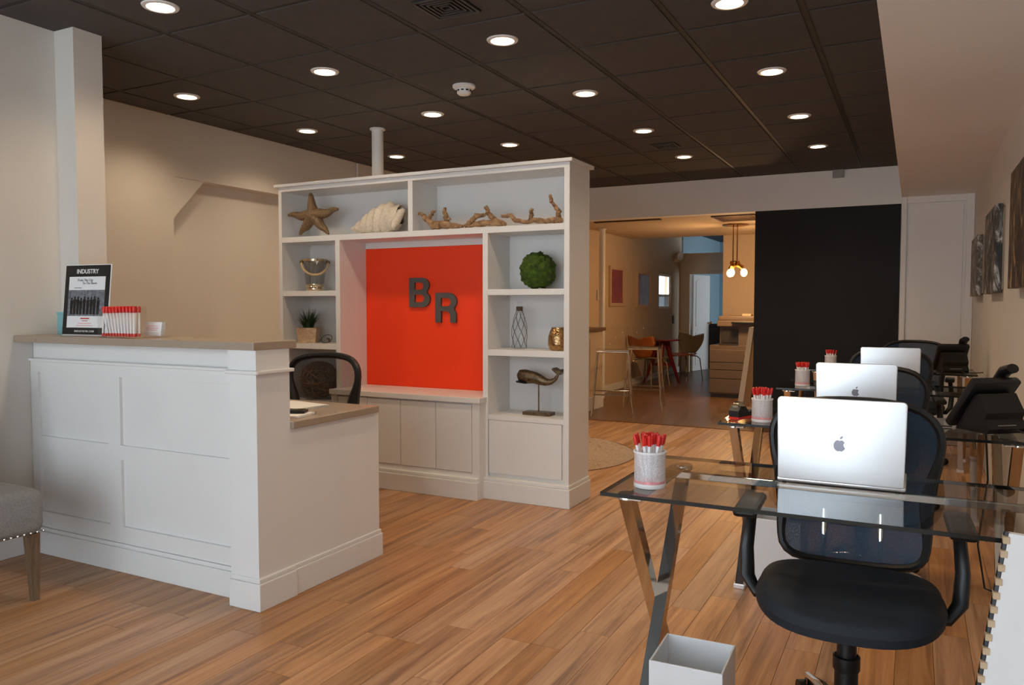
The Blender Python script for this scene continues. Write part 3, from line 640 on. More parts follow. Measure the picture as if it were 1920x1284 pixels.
# netted bottle
px_ = sh(974, 655, SY).x; t = thing('netted_bottle', 'tall glass bottle wrapped in a twine net on shelf', 'bottle', (px_, SY, .9815))
prof = [(.0, 0), (.046, 0), (.05, .008), (.046, .05), (.052, .09), (.05, .14), (.038, .20), (.022, .245), (.017, .27), (.017, .31), (.020, .312)]
MB().lathe(prof, 24).build('glass_body', 'clear', t, True)
def rad_at(z):
    for (r0, z0), (r1, z1) in zip(prof[1:], prof[2:]):
        if z0 <= z <= z1: return r0 + (r1 - r0) * (z - z0) / (z1 - z0 + 1e-9)
    return .02
net = MB()
for s_ in (-1, 1):
    for k in range(7):
        net.tube([((rad_at(z) + .0012) * cos(a), (rad_at(z) + .0012) * sin(a), z) for z, a in [(.008 + q * .242 / 22, 2 * pi * k / 7 + s_ * q * .095) for q in range(23)]], .0013, 5)
net.build('twine_net', 'twine', t, True); MB().lathe([(.0178, .25), (.022, .252), (.022, .278), (.0178, .28)], 16).build('twine_collar', 'twine', t, True)
px_ = sh(1046, 657, SY - .03).x; t = thing('mercury_votive', 'round gold mercury glass candle holder on shelf', 'candle holder', (px_ + .02, SY - .06, .9815))
MB().lathe([(0, 0), (.05, 0), (.062, .01), (.07, .04), (.068, .09), (.055, .13), (.047, .14), (.044, .138), (.052, .128), (.064, .09), (.064, .04), (.05, .012), (0, .01)], 22).build('bowl', 'gold', t, True)
MB().lathe([(.044, .138), (.049, .139), (.049, .146), (.044, .146), (.044, .138)], 22).build('rim', 'gold', t, True)
# whale
SYW = 4.60; bp = sh(1010, 778, SYW); t = thing('whale_sculpture', 'bronze whale sculpture on a rod and flat base', 'sculpture', (bp.x, SYW, .5525)); B_ = Vector((bp.x, SYW, .5525))
MB().box(-.098, .098, -.045, .045, 0, .022, .003).build('plinth', 'bronze', t)
MB().tube([(.0, 0, .02), (.0, 0, .235)], .005, 10).build('rod', 'bronze', t, True)
sp = [(971, 704), (975, 704), (983, 705), (993, 707), (1003, 708), (1013, 712), (1023, 716), (1033, 716), (1041, 711), (1046, 703), (1047, 697)]
rz_ = [.018, .040, .046, .044, .039, .034, .026, .018, .012, .009, .008]
Q = rel(sp, SYW, B_); m = MB(); m.tube(Q, rz_, 14, sq=(.8, 1.0)); m.build('body', 'bronze', t, True)
fl_ = [(1046, 700), (1038, 692), (1040, 689), (1048, 694), (1054, 692), (1056, 697), (1050, 703)]
P = rel(fl_, SYW, B_); MB().prism([(p.x, p.z) for p in P], -.035, .035).build('tail_fluke', 'bronze', t)
P = rel([(972, 713), (990, 717), (990, 718.5), (973, 716)], SYW, B_); MB().prism([(p.x, p.z) for p in P], -.040, .040).build('mouth_line', 'black', t)
MB().ball(sh(984, 708, SYW) - B_ + Vector((0, -.036, 0)), .004, 1).build('eye', 'silver', t, True)

# shag rug
ru = thing('round_shag_rug', 'round beige shag rug on plank floor behind the bookcase', 'rug', (-2.95, 6.05, .001))
def rugf(u, v):
    r_ = v * .90; a = u * 2 * pi; p = Vector((r_ * cos(a), r_ * sin(a), 0)); e = min(1, (1 - v) * 14)
    return p + Vector((0, 0, .001 + e * (.022 + .016 * noise.noise(p * 45) + .01 * noise.noise(p * 17))))
MB().grid(rugf, 220, 70, True).build('pile', 'rug', ru, True)
MB().lathe([(0, 0), (.90, 0), (.905, .004), (.9, .008)], 64).build('backing', 'rug', ru)

# ------------------------------------------------------------------ office chairs (facing -Y)
def office_chair(meshmat, fr=1.):
    t = thing('office_chair', 'x', 'chair')
    def seat(u, v):
        a = u * 2 * pi; n = 2.7; cx = abs(cos(a)) ** (2 / n) * (1 if cos(a) >= 0 else -1); sy = abs(sin(a)) ** (2 / n) * (1 if sin(a) >= 0 else -1)
        prof = ((.0, .468), (.5, .470), (.8, .470), (.93, .462), (1., .44), (.985, .415), (.9, .40), (0, .395)); k = v * 7; i = min(6, int(k)); f_ = k - i
        r_ = prof[i][0] * (1 - f_) + prof[i + 1][0] * f_; z = prof[i][1] * (1 - f_) + prof[i + 1][1] * f_
        y = sy * .235 * r_; z += -.03 * max(0, -y - .12) / .12 * (1 if v < .8 else .6) + .012 * (cx * r_) ** 2 * (1 if v < .5 else 0)
        return Vector((cx * .25 * r_, y, z))
    MB().grid(seat, 48, 22, True).build('seat', 'fabric', t, True)
    # back: lens shaped loop leaning away from the sitter
    side = [(0, .958), (.10, .955), (.185, .938), (.232, .90), (.250, .85), (.243, .78), (.224, .71), (.212, .63), (.215, .55), (.205, .485), (.15, .45), (0, .44)]
    def spl(t_):                                            # smooth walk along the right half outline
        k = t_ * (len(side) - 1); i = min(len(side) - 2, int(k)); f_ = k - i
        g_ = lambda j: Vector(side[j]) if 0 <= j < len(side) else (Vector((-side[1][0], side[1][1])) if j < 0 else Vector((-side[-2][0], side[-2][1])))
        p0, p1, p2, p3 = g_(i - 1), g_(i), g_(i + 1), g_(i + 2)
        return .5 * ((2 * p1) + (p2 - p0) * f_ + (2 * p0 - 5 * p1 + 4 * p2 - p3) * f_ ** 2 + (3 * p1 - p0 - 3 * p2 + p3) * f_ ** 3)
    def back(u):
        u %= 1.; p = spl(2 * u if u <= .5 else 2 - 2 * u); return (p.x if u <= .5 else -p.x), p.y
    def yb(X, Z): return .30 + .16 * (Z - .45) - .05 * (X / .25) ** 2 + .05 * (1 - ((Z - .7) / .25) ** 2) * .6
    loop = [back(k / 52) for k in range(52)]
    MB().tube([(X, yb(X, Z), Z) for X, Z in loop], [fr * (.014 + .012 * max(0, 1 - abs(Z - .66) / .14)) for X, Z in loop], 8, True, sq=(1., .9)).build('back_frame', 'blackplastic', t, True)
    def msh(u, v):
        X, Z = back(u); X *= v; Z = .70 + (Z - .70) * v; return Vector((X, yb(X, Z) + .002, Z))
    MB().grid(msh, 52, 9, True).build('back_mesh', meshmat, t, True)
    MB().box(-.19, .19, .335, .352, .55, .63, .008).build('lumbar_bar', 'blackplastic', t)
    for s_ in (-1, 1):
        MB().tube([(s_ * .06, .12, .39), (s_ * .085, .26, .375), (s_ * .085, .315, .40), (s_ * .085, .325, .47), (s_ * .085, .345, .60)], .012, 10).build('back_support', 'chrome', t, True)
        ar = MB().tube([(s_ * .16, .02, .392), (s_ * .255, .03, .40), (s_ * .285, .05, .44), (s_ * .292, .08, .52), (s_ * .285, .09, .60), (s_ * .278, .06, .655)], [.018, .022, .024, .022, .02, .02], 10, sq=(1, .8)).build('armrest', 'blackplastic', t, True)
        MB().box(s_ * .278 - .035, s_ * .278 + .035, -.09, .15, .652, .68, .012).build('arm_pad', 'blackplastic', ar)
    MB().box(-.10, .10, -.10, .14, .36, .397, .01).build('tilt_mechanism', 'blackplastic', t)
    gl = MB().lathe([(.032, .08), (.032, .26), (.027, .262), (.027, .365)], 18).build('gas_lift', 'blackplastic', t, True); MB().lathe([(.034, .22), (.037, .225), (.037, .262), (.032, .264)], 18).build('collar', 'blackplastic', gl, True)
    MB().lathe([(0, .065), (.04, .065), (.045, .085), (.045, .115), (.03, .125), (0, .125)], 18).build('base_hub', 'chrome', t, True)
    for k in range(5):
        a = 2 * pi * k / 5 + .768; d = Vector((cos(a), sin(a), 0))
        MB().tube([d * .03 + Vector((0, 0, .10)), d * .16 + Vector((0, 0, .093)), d * .27 + Vector((0, 0, .075)), d * .29 + Vector((0, 0, .068))], [.020, .018, .014, .010], 8, sq=(1, .75)).build('base_spoke', 'chrome', t, True)
        cs = MB(); q = d * .285; sd = Vector((-d.y, d.x, 0))
        for s_ in (-1, 1): cs.tube([q + sd * s_ * .006 + Vector((0, 0, .026)), q + sd * s_ * .026 + Vector((0, 0, .026))], .026, 14)
        c_ = cs.build('caster', 'blackplastic', t, True); MB().tube([q + Vector((0, 0, .026)), q + Vector((0, 0, .07))], .006, 8).build('caster_stem', 'chrome', c_, True)
    return t
ch = office_chair('mesh')
for k, (x, y, rz, lb) in enumerate(((-.155, 2.40, .04, 'dark blue mesh office chair tucked under the desk with the large bin'), (-.20, 3.95, -.03, 'dark mesh office chair at glass desk with the phone and orange tape'), (-.13, 5.58, .05, 'dark mesh office chair at the glass desk without a phone'), (-.02, 7.2, -.05, 'dark mesh office chair at the glass desk beside the black wall'))):
    o = ch if k == 0 else copy_tree(ch); o.location = (x, y, 0); o.rotation_euler = (0, 0, rz); o['label'] = lb; o['group'] = 'office chairs at the glass desks'
rc = office_chair('meshthin', 1.6); rc.location = (-3.22, 3.42, 0); rc.rotation_euler = (0, 0, .1); rc['label'] = 'black office chair with sheer mesh back behind the reception desk'

# ------------------------------------------------------------------ glass desks
DW, DD, DH = 1.19, .60, .75
def glass_desk():
    t = thing('glass_desk', 'x', 'desk')
    gt = MB().box(-DW / 2, DW / 2, -DD / 2, DD / 2, DH - .01, DH, .0).build('glass_top', 'deskglass', t)
    e = MB()
    for a, b, c, d in ((-DW / 2 - .001, DW / 2 + .001, -DD / 2 - .0015, -DD / 2 + .0005), (-DW / 2 - .001, DW / 2 + .001, DD / 2 - .0005, DD / 2 + .0015), (-DW / 2 - .0015, -DW / 2 + .0005, -DD / 2, DD / 2), (DW / 2 - .0005, DW / 2 + .0015, -DD / 2, DD / 2)): e.box(a, b, c, d, DH - .0105, DH + .0003)
    e.build('polished_edge', 'glassedge', gt)
    for s_ in (-1, 1):
        xc = s_ * .52
        for q, off in ((1, -.0), (-1, .0)):
            m = MB(); y0, y1 = -q * .235, q * .235; z0, z1 = .724, .022; hw = .036; dy = y1 - y0; L_ = math.hypot(dy, z0 - z1); wv = .020 * L_ / (z0 - z1)
            xo = .018 * q * s_
            m.prism([(y0 - wv, z0), (y0 + wv, z0), (y1 + wv, z1), (y1 - wv, z1)], xc + xo - hw / 2, xc + xo + hw / 2, 'x')
            lg = m.build('leg', 'chrome', t)
            MB().box(xc + xo - .024, xc + xo + .024, y1 - .032, y1 + .032, 0, .022, .003).build('foot', 'alu', lg)
            MB().lathe([(0, .724), (.03, .724), (.03, .734), (.026, .7395), (0, .7395)], 20, (xc + xo, y0, 0)).build('glass_mount', 'chrome', t, True)
        MB().box(xc - .03, xc + .03, -.262, .262, .724, .731, .002).build('top_bar', 'chrome', t)
    MB().box(-.52, .52, .19, .21, .70, .722, .002).build('cross_rail', 'chrome', t)
    return t
dk = glass_desk(); DXC = -.175
DESKS = [(2.03, 'smoked glass desk with crossed chrome legs above the dark blue chair seat'), (3.49, 'smoked glass desk with chrome legs holding the phone and orange tape'), (5.13, 'smoked glass desk with a laptop and pen cup but no phone'), (6.72, 'smoked glass desk by the black wall with a black phone')]
for k, (y, lb) in enumerate(DESKS):
    o = dk if k == 0 else copy_tree(dk); o.location = (DXC, y + DD / 2, 0); o['label'] = lb; o['group'] = 'glass desks along the wall'
TOP = DH + .0008
# laptops
def laptop():
    t = thing('laptop', 'x', 'laptop'); W_, D_ = .34, .235
    MB().box(-W_ / 2, W_ / 2, .012, D_, .003, .016, .005).build('base', 'alu', t, True)
    kb = MB().box(-.135, .135, .02, .115, .0155, .0168).build('keyboard', 'keys', t)
    MB().box(-.05, .05, .135, .205, .0155, .0165).build('trackpad', 'greybox', t)
    for s_ in (-1, 1):
        for q in (.02, .21): MB().lathe([(0, 0), (.006, 0), (.006, .004), (0, .004)], 10, (s_ * .15, q, 0)).build('foot', 'keys', t)
    li = D.objects.new('lid', None)
    r_ = .012; pts = []
    for cx, cz, a0 in ((W_ / 2 - r_, .24 - r_, 0), (-W_ / 2 + r_, .24 - r_, pi / 2), (-W_ / 2 + r_, .008, pi), (W_ / 2 - r_, .008, 1.5 * pi)):
        rr = r_ if cz > .1 else .008
        for k in range(6): pts.append((cx + rr * cos(a0 + k * pi / 10), cz + rr * sin(a0 + k * pi / 10)))
    rot = Matrix.Translation((0, .004, .014)) @ Matrix.Rotation(RAD(1), 4, 'X')
    lid = MB().prism(pts, -.003, .004).build('lid', 'alu', t); lid.matrix_local = rot
    bv = lid.modifiers.new('bevel', 'BEVEL'); bv.width = .0022; bv.segments = 3; lid.data.shade_smooth()
    MB().box(-W_ / 2 + .006, W_ / 2 - .006, .0042, .0048, .012, .234).build('screen', 'screen', lid)
    # fruit shaped logo
    ap = []
    for k in range(40):
        a = 2 * pi * k / 40; r = .0165 * (1 + .06 * cos(2 * a)) ; x = r * sin(a) * 1.02; z = r * cos(a)
        if abs(x) < .006 and z > 0: z -= .0035 * (1 - abs(x) / .006)
        if abs(x) < .005 and z < 0: z += .002 * (1 - abs(x) / .005)
        z *= .98
        bite = Vector((x - .0185, z - .002))
        if bite.length < .0085: bite = bite.normalized() * .0085; x, z = .0185 + bite.x, .002 + bite.y
        ap.append((x, z + .108))
    lg = MB().prism(ap, -.0037, -.0030).build('fruit_logo', 'apple', lid)
    MB().prism([(.0005 + .0085 * (k / 6) + (.0022 * sin(k * pi / 6)), .1265 + .0095 * (k / 6) - .0022 * sin(k * pi / 6)) for k in range(7)] + [(.0005 + .0085 * (1 - k / 6) - .0022 * sin(k * pi / 6), .1265 + .0095 * (1 - k / 6) + .0022 * sin(k * pi / 6)) for k in range(1, 6)], -.0037, -.0030).build('logo_leaf', 'apple', lid)
    return t
lp = laptop()
for k, (x, y, rz, lb) in enumerate(((-.183, 2.375, .0, 'open silver laptop, lid back lit brightly, on desk with large bin'), (-.235, 3.86, .0, 'open silver laptop on the desk with phone and orange tape'), (-.135, 5.42, .02, 'open silver laptop on the desk without a phone'))):
    o = lp if k == 0 else copy_tree(lp); o.location = (x, y, TOP); o.rotation_euler = (0, 0, rz); o['label'] = lb; o['group'] = 'silver laptops'
# pen cups
def pen_cup():
    t = thing('pen_cup', 'x', 'pen cup')
    MB().lathe([(0, 0), (.044, 0), (.0455, .003), (.0455, .012), (0, .012)], 28).build('base', 'cup', t, True)
    MB().lathe([(.0445, .012), (.0445, .100)], 28).build('mesh_wall', 'cupmesh', t, True)
    MB().lathe([(.0435, .098), (.0465, .098), (.0475, .101), (.0465, .104), (.0435, .104), (.0435, .098)], 28).build('rim', 'cup', t, True)
    MB().lathe([(.0449, .013), (.0449, .021)], 28).build('printed_band', 'pinkprint', t, True)
    return t
pc = pen_cup()
cups = [(-.668, 2.155, 'white mesh cup of pens beside the brightest laptop', 'pens on the desk with the large bin', 20), (-.60, 3.60, 'white mesh cup of pens beside the orange tape', 'pens beside the orange tape', 20), (-.64, 5.33, 'white mesh cup of pens on the desk without a phone', 'pens on the desk without a phone', 16), (-.615, 6.93, 'white mesh cup of pens against the black wall', 'pens against the black wall', 12)]
pens_lb = ['white red-capped pen in the cup on the desk with large bin', 'white red-capped pen in the cup beside the orange tape', 'white red-capped pen in cup on desk without phone', 'white red-capped pen in the cup nearest the black wall']
for k, (x, y, lb, gp, n) in enumerate(cups):
    o = pc if k == 0 else copy_tree(pc); o.location = (x, y, TOP); o['label'] = lb; o['group'] = 'white pen cups'
    for q in range(n):
        a = 2 * pi * q / n + rnd.uniform(-.12, .12); r0 = (.012, .004)[q % 2]; tilt = RAD(rnd.uniform(10, 14) if q % 2 == 0 else rnd.uniform(3, 9))
        pen(Matrix.Translation((x + r0 * cos(a), y + r0 * sin(a), TOP + .0135)) @ Matrix.Rotation(a, 4, 'Z') @ Matrix.Rotation(tilt, 4, 'Y'), pens_lb[k], gp)
# tape dispenser
t = thing('tape_dispenser', 'black desk tape dispenser with an orange base pad', 'tape dispenser', (-.70, 3.66, TOP), RAD(70))
MB().prism([(-.07, .012), (.07, .012), (.07, .03), (.045, .034), (.02, .03), (-.01, .058), (-.05, .06), (-.07, .04)], -.025, .025).build('body', 'blackplastic', t)
MB().box(-.072, .072, -.027, .027, 0, .012, .003).build('base_pad', 'red', t)
MB().tube([(-.03, -.014, .055), (-.03, .014, .055)], .026, 24).build('tape_roll', 'silver', t, True); MB().box(.062, .072, -.018, .018, .028, .036).build('cutter', 'chrome', t)
# phones
def phone():
    t = thing('desk_phone', 'x', 'phone')
    tilt = Matrix.Translation((0, .07, .012)) @ Matrix.Rotation(RAD(36), 4, 'X')
    b = MB().box(-.105, .105, -.014, .02, .0, .235, .008).build('body', 'blackplastic', t, True); b.matrix_local = tilt
    MB().box(-.09, .04, .0195, .0225, .15, .215, .001).build('display', 'screen', b)
    for i in range(3):
        for j in range(4): MB().box(-.085 + i * .04, -.06 + i * .04, .0195, .024, .05 + j * .023, .066 + j * .023, .001).build('key', 'greybox', b)
    h = MB().tube([(.078, .034, .05), (.078, .052, .06), (.078, .064, .14), (.078, .056, .235), (.078, .034, .265)], [.024, .027, .019, .027, .024], 12, sq=(1.15, .8)).build('handset', 'blackplastic', t, True); h.matrix_local = tilt
    MB().prism([(.045, 0), (-.115, 0), (-.13, .02), (-.105, .055), (-.115, .08), (-.07, .15), (-.045, .14)], -.085, .085, 'x').build('stand', 'blackplastic', t)
    MB().box(-.04, .04, -.1225, -.118, .024, .034).build('maker_plate', 'greybox', t)
    MB().tube([(.03, -.12, .02), (.05, -.145, .006), (.10, -.12, .004), (.16, -.09, .004), (.20, -.06, .004)], .0035, 6).build('cord', 'cable', t, True)
    return t
p1 = phone(); p1.location = (.26, 3.80, TOP); p1.rotation_euler = (0, 0, RAD(38)); p1.scale = (1.05,) * 3; p1['label'] = 'black desk phone with raised handset on desk with orange tape'; p1['group'] = 'black desk phones'
p2 = copy_tree(p1); p2.location = (.25, 6.95, TOP); p2.rotation_euler = (0, 0, RAD(15)); p2['label'] = 'black desk phone on glass desk by the black wall'
t = thing('phone_headset', 'black cable adapter lying on the glass beside the phone', 'adapter', (.05, 3.72, TOP), .6)
MB().box(-.04, .04, -.012, .012, 0, .02, .005).build('adapter_body', 'blackplastic', t, True); MB().tube([(.04, 0, .008), (.08, .02, .005), (.12, 0, .004)], .003, 6).build('lead', 'cable', t, True)
# cables under the desks
cb = MB().tube([(.30, 2.30, .72), (.29, 2.42, .55), (.22, 2.50, .32), (.20, 2.5, .12), (.24, 2.46, .012), (.14, 2.42, .008), (.10, 2.50, .008), (.18, 2.56, .008), (.30, 2.58, .008)], .0045, 6).build('power_cable', 'cable', None, True); tag(cb, 'black cable looping on the floor beneath the desk with large bin', 'cable')
cb = MB().tube([(.28, 3.9, .735), (.30, 4.0, .5), (.27, 4.02, .2), (.30, 4.0, .012), (.36, 3.95, .008)], .004, 6).build('power_cable', 'cable', None, True); tag(cb, 'black cable hanging below the desk with orange tape', 'cable')
# bins
def bin_(label, loc, s, h, rz):
    t = thing('waste_bin', label, 'bin', loc, rz); k = .006
    for a, b, c, d in ((-s, s, -s, -s + k), (-s, s, s - k, s), (-s, -s + k, -s + k, s - k), (s - k, s, -s + k, s - k)): MB().box(a, b, c, d, 0, h, .0015).build('side', 'bin', t)
    MB().box(-s + k, s - k, -s + k, s - k, 0, .008).build('bottom', 'bin', t)
bin_('open white square waste bin by the crossed chrome legs', (-.537, 2.155, 0), .10, .29, .03)
bin_('white square waste bin behind the dark blue chair', (-.53, 3.67, 0), .11, .32, -.04)
# comb bound pad leaning on the first desk
t = thing('presentation_pad', 'large white comb-bound pad propped against the glass desk edge', 'pad', (0, 0, 0))
pt = [atY(1892, 1000, 1.97), atY(1840, 1284, 1.93)]; dv = (pt[1] - pt[0]); k0 = -pt[0].z / dv.z; e1 = pt[0] + dv * ((pt[0].z - .0) / -dv.z)
ex = Vector((.50, -.10, 0)); th = Vector((.0, .016, 0))
bm = bmesh.new(); A = [pt[0], e1, e1 + ex * .56, pt[0] + ex * .52]; q0 = [bm.verts.new(v) for v in A]; q1 = [bm.verts.new(v + th) for v in A]
bm.faces.new(q0); bm.faces.new(q1[::-1])
for i in range(4): bm.faces.new((q0[i], q1[i], q1[(i + 1) % 4], q0[(i + 1) % 4]))
bmesh.ops.recalc_face_normals(bm, faces=bm.faces); m = MB(); m._merge(bm); m.build('pages', 'paper', t)
nt_ = 26
for k in range(nt_):
    c_ = pt[0].lerp(e1, (k + .5) / nt_); MB().box(-.009, .004, -.004, .02, -.0075, .0075, .001).build('binding_tooth', 'frame' if k < 8 else 'frame', t).location = c_
bs = MB().tube([pt[0] + Vector((-.001, .012, 0)), e1 + Vector((-.001, .012, .008))], .008, 8).build('binding_spine', 'blackplastic', t, True)

# canvases on the right wall
for lb, y0, y1, z0, z1, mt in (('large dark brown canvas print on the cream wall', 4.25, 5.06, 1.36, 1.985, 'art1'), ('thick canvas print with blue-grey wrapped edge on wall', 5.94, 6.79, 1.35, 1.925, 'art2'), ('small grey brown canvas print nearest the cream door', 7.62, 8.38, 1.35, 1.86, 'art3')):
    t = thing('canvas_print', lb, 'canvas', (XR, (y0 + y1) / 2, z0)); h = (y1 - y0) / 2
    MB().box(-.055, -.012, -h, h, 0, z1 - z0, .003).build('printed_canvas', mt, t); MB().box(-.012, -.0005, -h + .02, h - .02, .02, z1 - z0 - .02).build('stretcher_frame', 'frame', t)

# ------------------------------------------------------------------ grey chair at the left
t = thing('upholstered_chair', 'grey linen chair with nailhead trim and tapered wooden legs', 'chair', (-3.66, 1.86, 0), RAD(-3))
SX, SYD = .335, .20
MB().box(-.34, SX, -.34, SYD, .285, .485, .05, 5).build('seat', 'linen', t, True)
MB().prism([(-.30, .44), (-.335, .95), (-.25, .97), (-.16, .46)], -.34, SYD, 'y').build('backrest', 'linen', t)
nm = MB().ball((0, 0, 0), (.0065, .0065, .0065), 1).mesh('nailhead', 'nail', True)
for k in range(20):
    o = D.objects.new('nailhead', nm); C.objects.link(o); o.parent = t; o.location = (SX - .002, -.32 + k * .0265, .302)
for k in range(22):
    o = D.objects.new('nailhead', nm); C.objects.link(o); o.parent = t; o.location = (-.29 + k * .028, -.338, .302)
for x, y in ((SX - .045, SYD - .045), (SX - .045, -.295), (-.29, SYD - .045), (-.29, -.295)):
    bm = bmesh.new(); bmesh.ops.create_cube(bm, size=1)
    for v in bm.verts:
        s_ = .024 if v.co.z > 0 else .014; v.co = Vector((x + (.012 if v.co.z < 0 else 0) + v.co.x * 2 * s_, y + v.co.y * 2 * s_, .29 if v.co.z > 0 else 0))
    m = MB(); m._merge(bm); m.build('leg', 'legwood', t)

# ------------------------------------------------------------------ back room
# bar half wall
t = thing('bar_counter', 'panelled cream bar with brown wood cap beside the stools', 'bar', (-3.725, 8.30, 0))
MB().box(-.27, .26, -.5, .87, 0, .955).build('body', 'wallback', t); MB().box(-.30, .30, -.52, .89, .955, .995, .004).build('wood_cap', 'rail', t); MB().box(.26, .278, -.5, .87, 0, .16, .004).box(-.27, .26, .85, .868, 0, .16, .004).build('plinth', 'white', t)
for a, b in ((-.46, -.05), (.02, .36), (.44, .80)): MB().box(.26, .268, a, b, .24, .86, .003).build('panel', 'wallback', t)
pp = thing('back_support_pipe', 'white pipe rising behind the bar in back room', 'pipe', (-3.80, 10.03, 0))
MB().lathe([(.042, 0), (.042, ZB - .004)], 18).build('shaft', 'white', pp, True); MB().lathe([(.042, ZB - .016), (.055, ZB - .016), (.055, ZB - .004), (.042, ZB - .004)], 18).build('collar', 'white', pp, True)
q = atX(1121, 553, XB); t = thing('thermostat', 'small white thermostat on the cream wall beside the pipe', 'thermostat', (XB + .001, q.y, q.z))
MB().box(0, .03, -.06, .06, -.075, .075, .006).build('cover', 'white', t); MB().box(.03, .032, -.035, .035, 0, .05).build('display', 'greybox', t)
for (a, b, c, d), mt, lb in (((1141, 498, 1167, 574), 'pinkart', 'framed dusty pink picture on back room wall'), ((1192, 507, 1217, 577), 'mauveart', 'framed mauve picture with glare on back room wall')):
    p = atX(a, b, XB); p2_ = atX(c, d, XB); y0, y1, z1, z0 = p.y, p2_.y, p.z, p2_.z
    t = thing('framed_picture', lb, 'picture', (XB + .001, (y0 + y1) / 2, z0), 0, 'framed pictures in the back room'); h = (y1 - y0) / 2; hh = z1 - z0
    for a_, b_, c_, d_ in ((-h, h, 0, .05), (-h, h, hh - .05, hh), (-h, -h + .06, .05, hh - .05), (h - .06, h, .05, hh - .05)): MB().box(0, .03, a_, b_, c_, d_, .002).build('frame_rail', 'frame', t)
    MB().box(.002, .02, -h + .06, h - .06, .05, hh - .05).build('picture', mt, t)
# stools
def stool():
    t = thing('bar_stool', 'x', 'stool'); s = .175; zt = .735
    def fr(m, s, z, r): m.tube([(-s, -s, z), (s, -s, z), (s, s, z), (-s, s, z)], r, 8, True); return m
    fr(MB(), s, zt, .011).build('seat_frame', 'chrome', t, True)
    MB().box(-.19, .19, -.19, .19, zt + .011, zt + .023, .004).build('acrylic_seat', 'acrylic', t)
    MB().grid(lambda u, v: Vector(((u - .5) * .38, .19 + .05 * v - .03 * (2 * u - 1) ** 2, zt + .02 + .26 * v)), 12, 8).build('acrylic_back', 'acrylic', t, True)
    for a in (-1, 1):
        for b in (-1, 1): MB().tube([(a * s, b * s, zt), (a * .235, b * .235, .0)], .011, 8).build('leg', 'chrome', t, True)
    m = MB(); k = .218
    for p, q in (((-k, -k), (k, -k)), ((k, -k), (k, k)), ((k, k), (-k, k)), ((-k, k), (-k, -k))): m.tube([(p[0], p[1], .25), (q[0], q[1], .25)], .008, 8)
    m.build('footrest', 'chrome', t, True); return t
s1 = stool(); s1.location = (-3.115, 8.58, 0); s1.rotation_euler = (0, 0, RAD(20)); s1['label'] = 'clear seated chrome bar stool nearer the bookcase end'; s1['group'] = 'bar stools'
s2 = copy_tree(s1); s2.location = (-2.97, 9.32, 0); s2.rotation_euler = (0, 0, RAD(12)); s2['label'] = 'clear seated chrome bar stool nearer the red bistro table'
# bistro table
t = thing('bistro_table', 'dark red three legged bistro table in the back room', 'table', (-3.62, 12.32, 0))
MB().lathe([(0, .70), (.28, .70), (.285, .71), (.28, .722), (0, .722)], 28).build('tabletop', 'redwood', t, True)
for x, y in ((-.32, .04), (.03, -.27), (.22, .20)): MB().tube([(x * .22, y * .22, .70), (x * .45, y * .45, .45), (x, y, .0)], [.05, .035, .022], 10).build('leg', 'redwood', t, True)
MB().lathe([(.135, .30), (.15, .30), (.15, .325), (.135, .325), (.135, .30)], 24).build('ring_stretcher', 'redwood', t, True)
def shell_chair(a, b):
    t = thing('shell_chair', 'x', 'chair')
    def back(u, v):
        x = 2 * u - 1; wv = .12 + .13 * sin(min(1, v * 1.3) * pi * .5) if v < .75 else .25 - .03 * (v - .75); z = .47 + .33 * v - (.05 * (1 - abs(x)) ** 1.5 if v > .9 else 0) ; return Vector((x * wv, .20 + .07 * v - .06 * x * x, z))
    for nm, fn, mt in (('backrest', back, a), ('seat', lambda u, v: Vector(((2 * u - 1) * (.21 - .09 * max(0, v - .6) / .4), -.22 + .42 * v, .445 + .02 * (2 * u - 1) ** 2 + (.03 * (v - .7) if v > .7 else 0))), b)):
        o = MB().grid(fn, 17, 13).build(nm, mt, t, True); sm = o.modifiers.new('thick', 'SOLIDIFY'); sm.thickness = .012
    for x in (-1, 1):
        for y in (-1, 1): MB().tube([(x * .08, y * .06, .43), (x * .15, y * .15, .425), (x * .19, y * .19, .38), (x * .225, y * .225, 0)], .009, 8).build('leg', 'chrome', t, True)
    return t
c1 = shell_chair('shellorange', 'shellgrey'); c1.location = (-3.66, 11.72, 0); c1.rotation_euler = (0, 0, RAD(160)); c1['label'] = 'orange brown shell chair beside the red table nearer the stools'; c1['group'] = 'shell chairs at the bistro table'
c2 = shell_chair('shellgrey', 'shellorange'); c2.location = (-3.42, 12.86, 0); c2.rotation_euler = (0, 0, RAD(-20)); c2['label'] = 'olive grey shell chair beside red table nearer the doorway'; c2['group'] = 'shell chairs at the bistro table'
# copier
t = thing('office_copier', 'large beige grey office copier with paper drawers', 'copier', (-2.21, 11.12, 0))
MB().box(-.31, .31, -.29, .30, .05, .72, .006).build('body', 'copier', t); MB().box(-.29, .29, -.27, .28, .0, .05).build('castor_plinth', 'copierdark', t)
for z0, z1 in ((.07, .255), (.265, .375), (.385, .48), (.49, .66)):
    d = MB().box(-.305, .305, -.305, -.289, z0, z1, .004).build('drawer', 'copier', t); MB().box(.16, .26, -.312, -.304, (z0 + z1) / 2 - .012, (z0 + z1) / 2 + .012, .002).build('handle', 'copierdark', d)
MB().box(-.19, .31, -.20, .30, .72, .98).box(.08, .31, -.285, -.2, .72, .98).build('upper_body', 'copier', t)
MB().box(-.16, .08, -.235, -.201, .76, .94).build('output_bay', 'copierdark', t); MB().box(-.18, .08, -.29, -.236, .72, .745).build('output_tray', 'copierdark', t)
MB().box(-.21, .33, -.30, .30, .98, 1.06, .008).build('scanner_bed', 'copier', t); MB().box(-.20, .32, -.27, .29, 1.06, 1.12, .012).build('scanner_lid', 'copier', t)
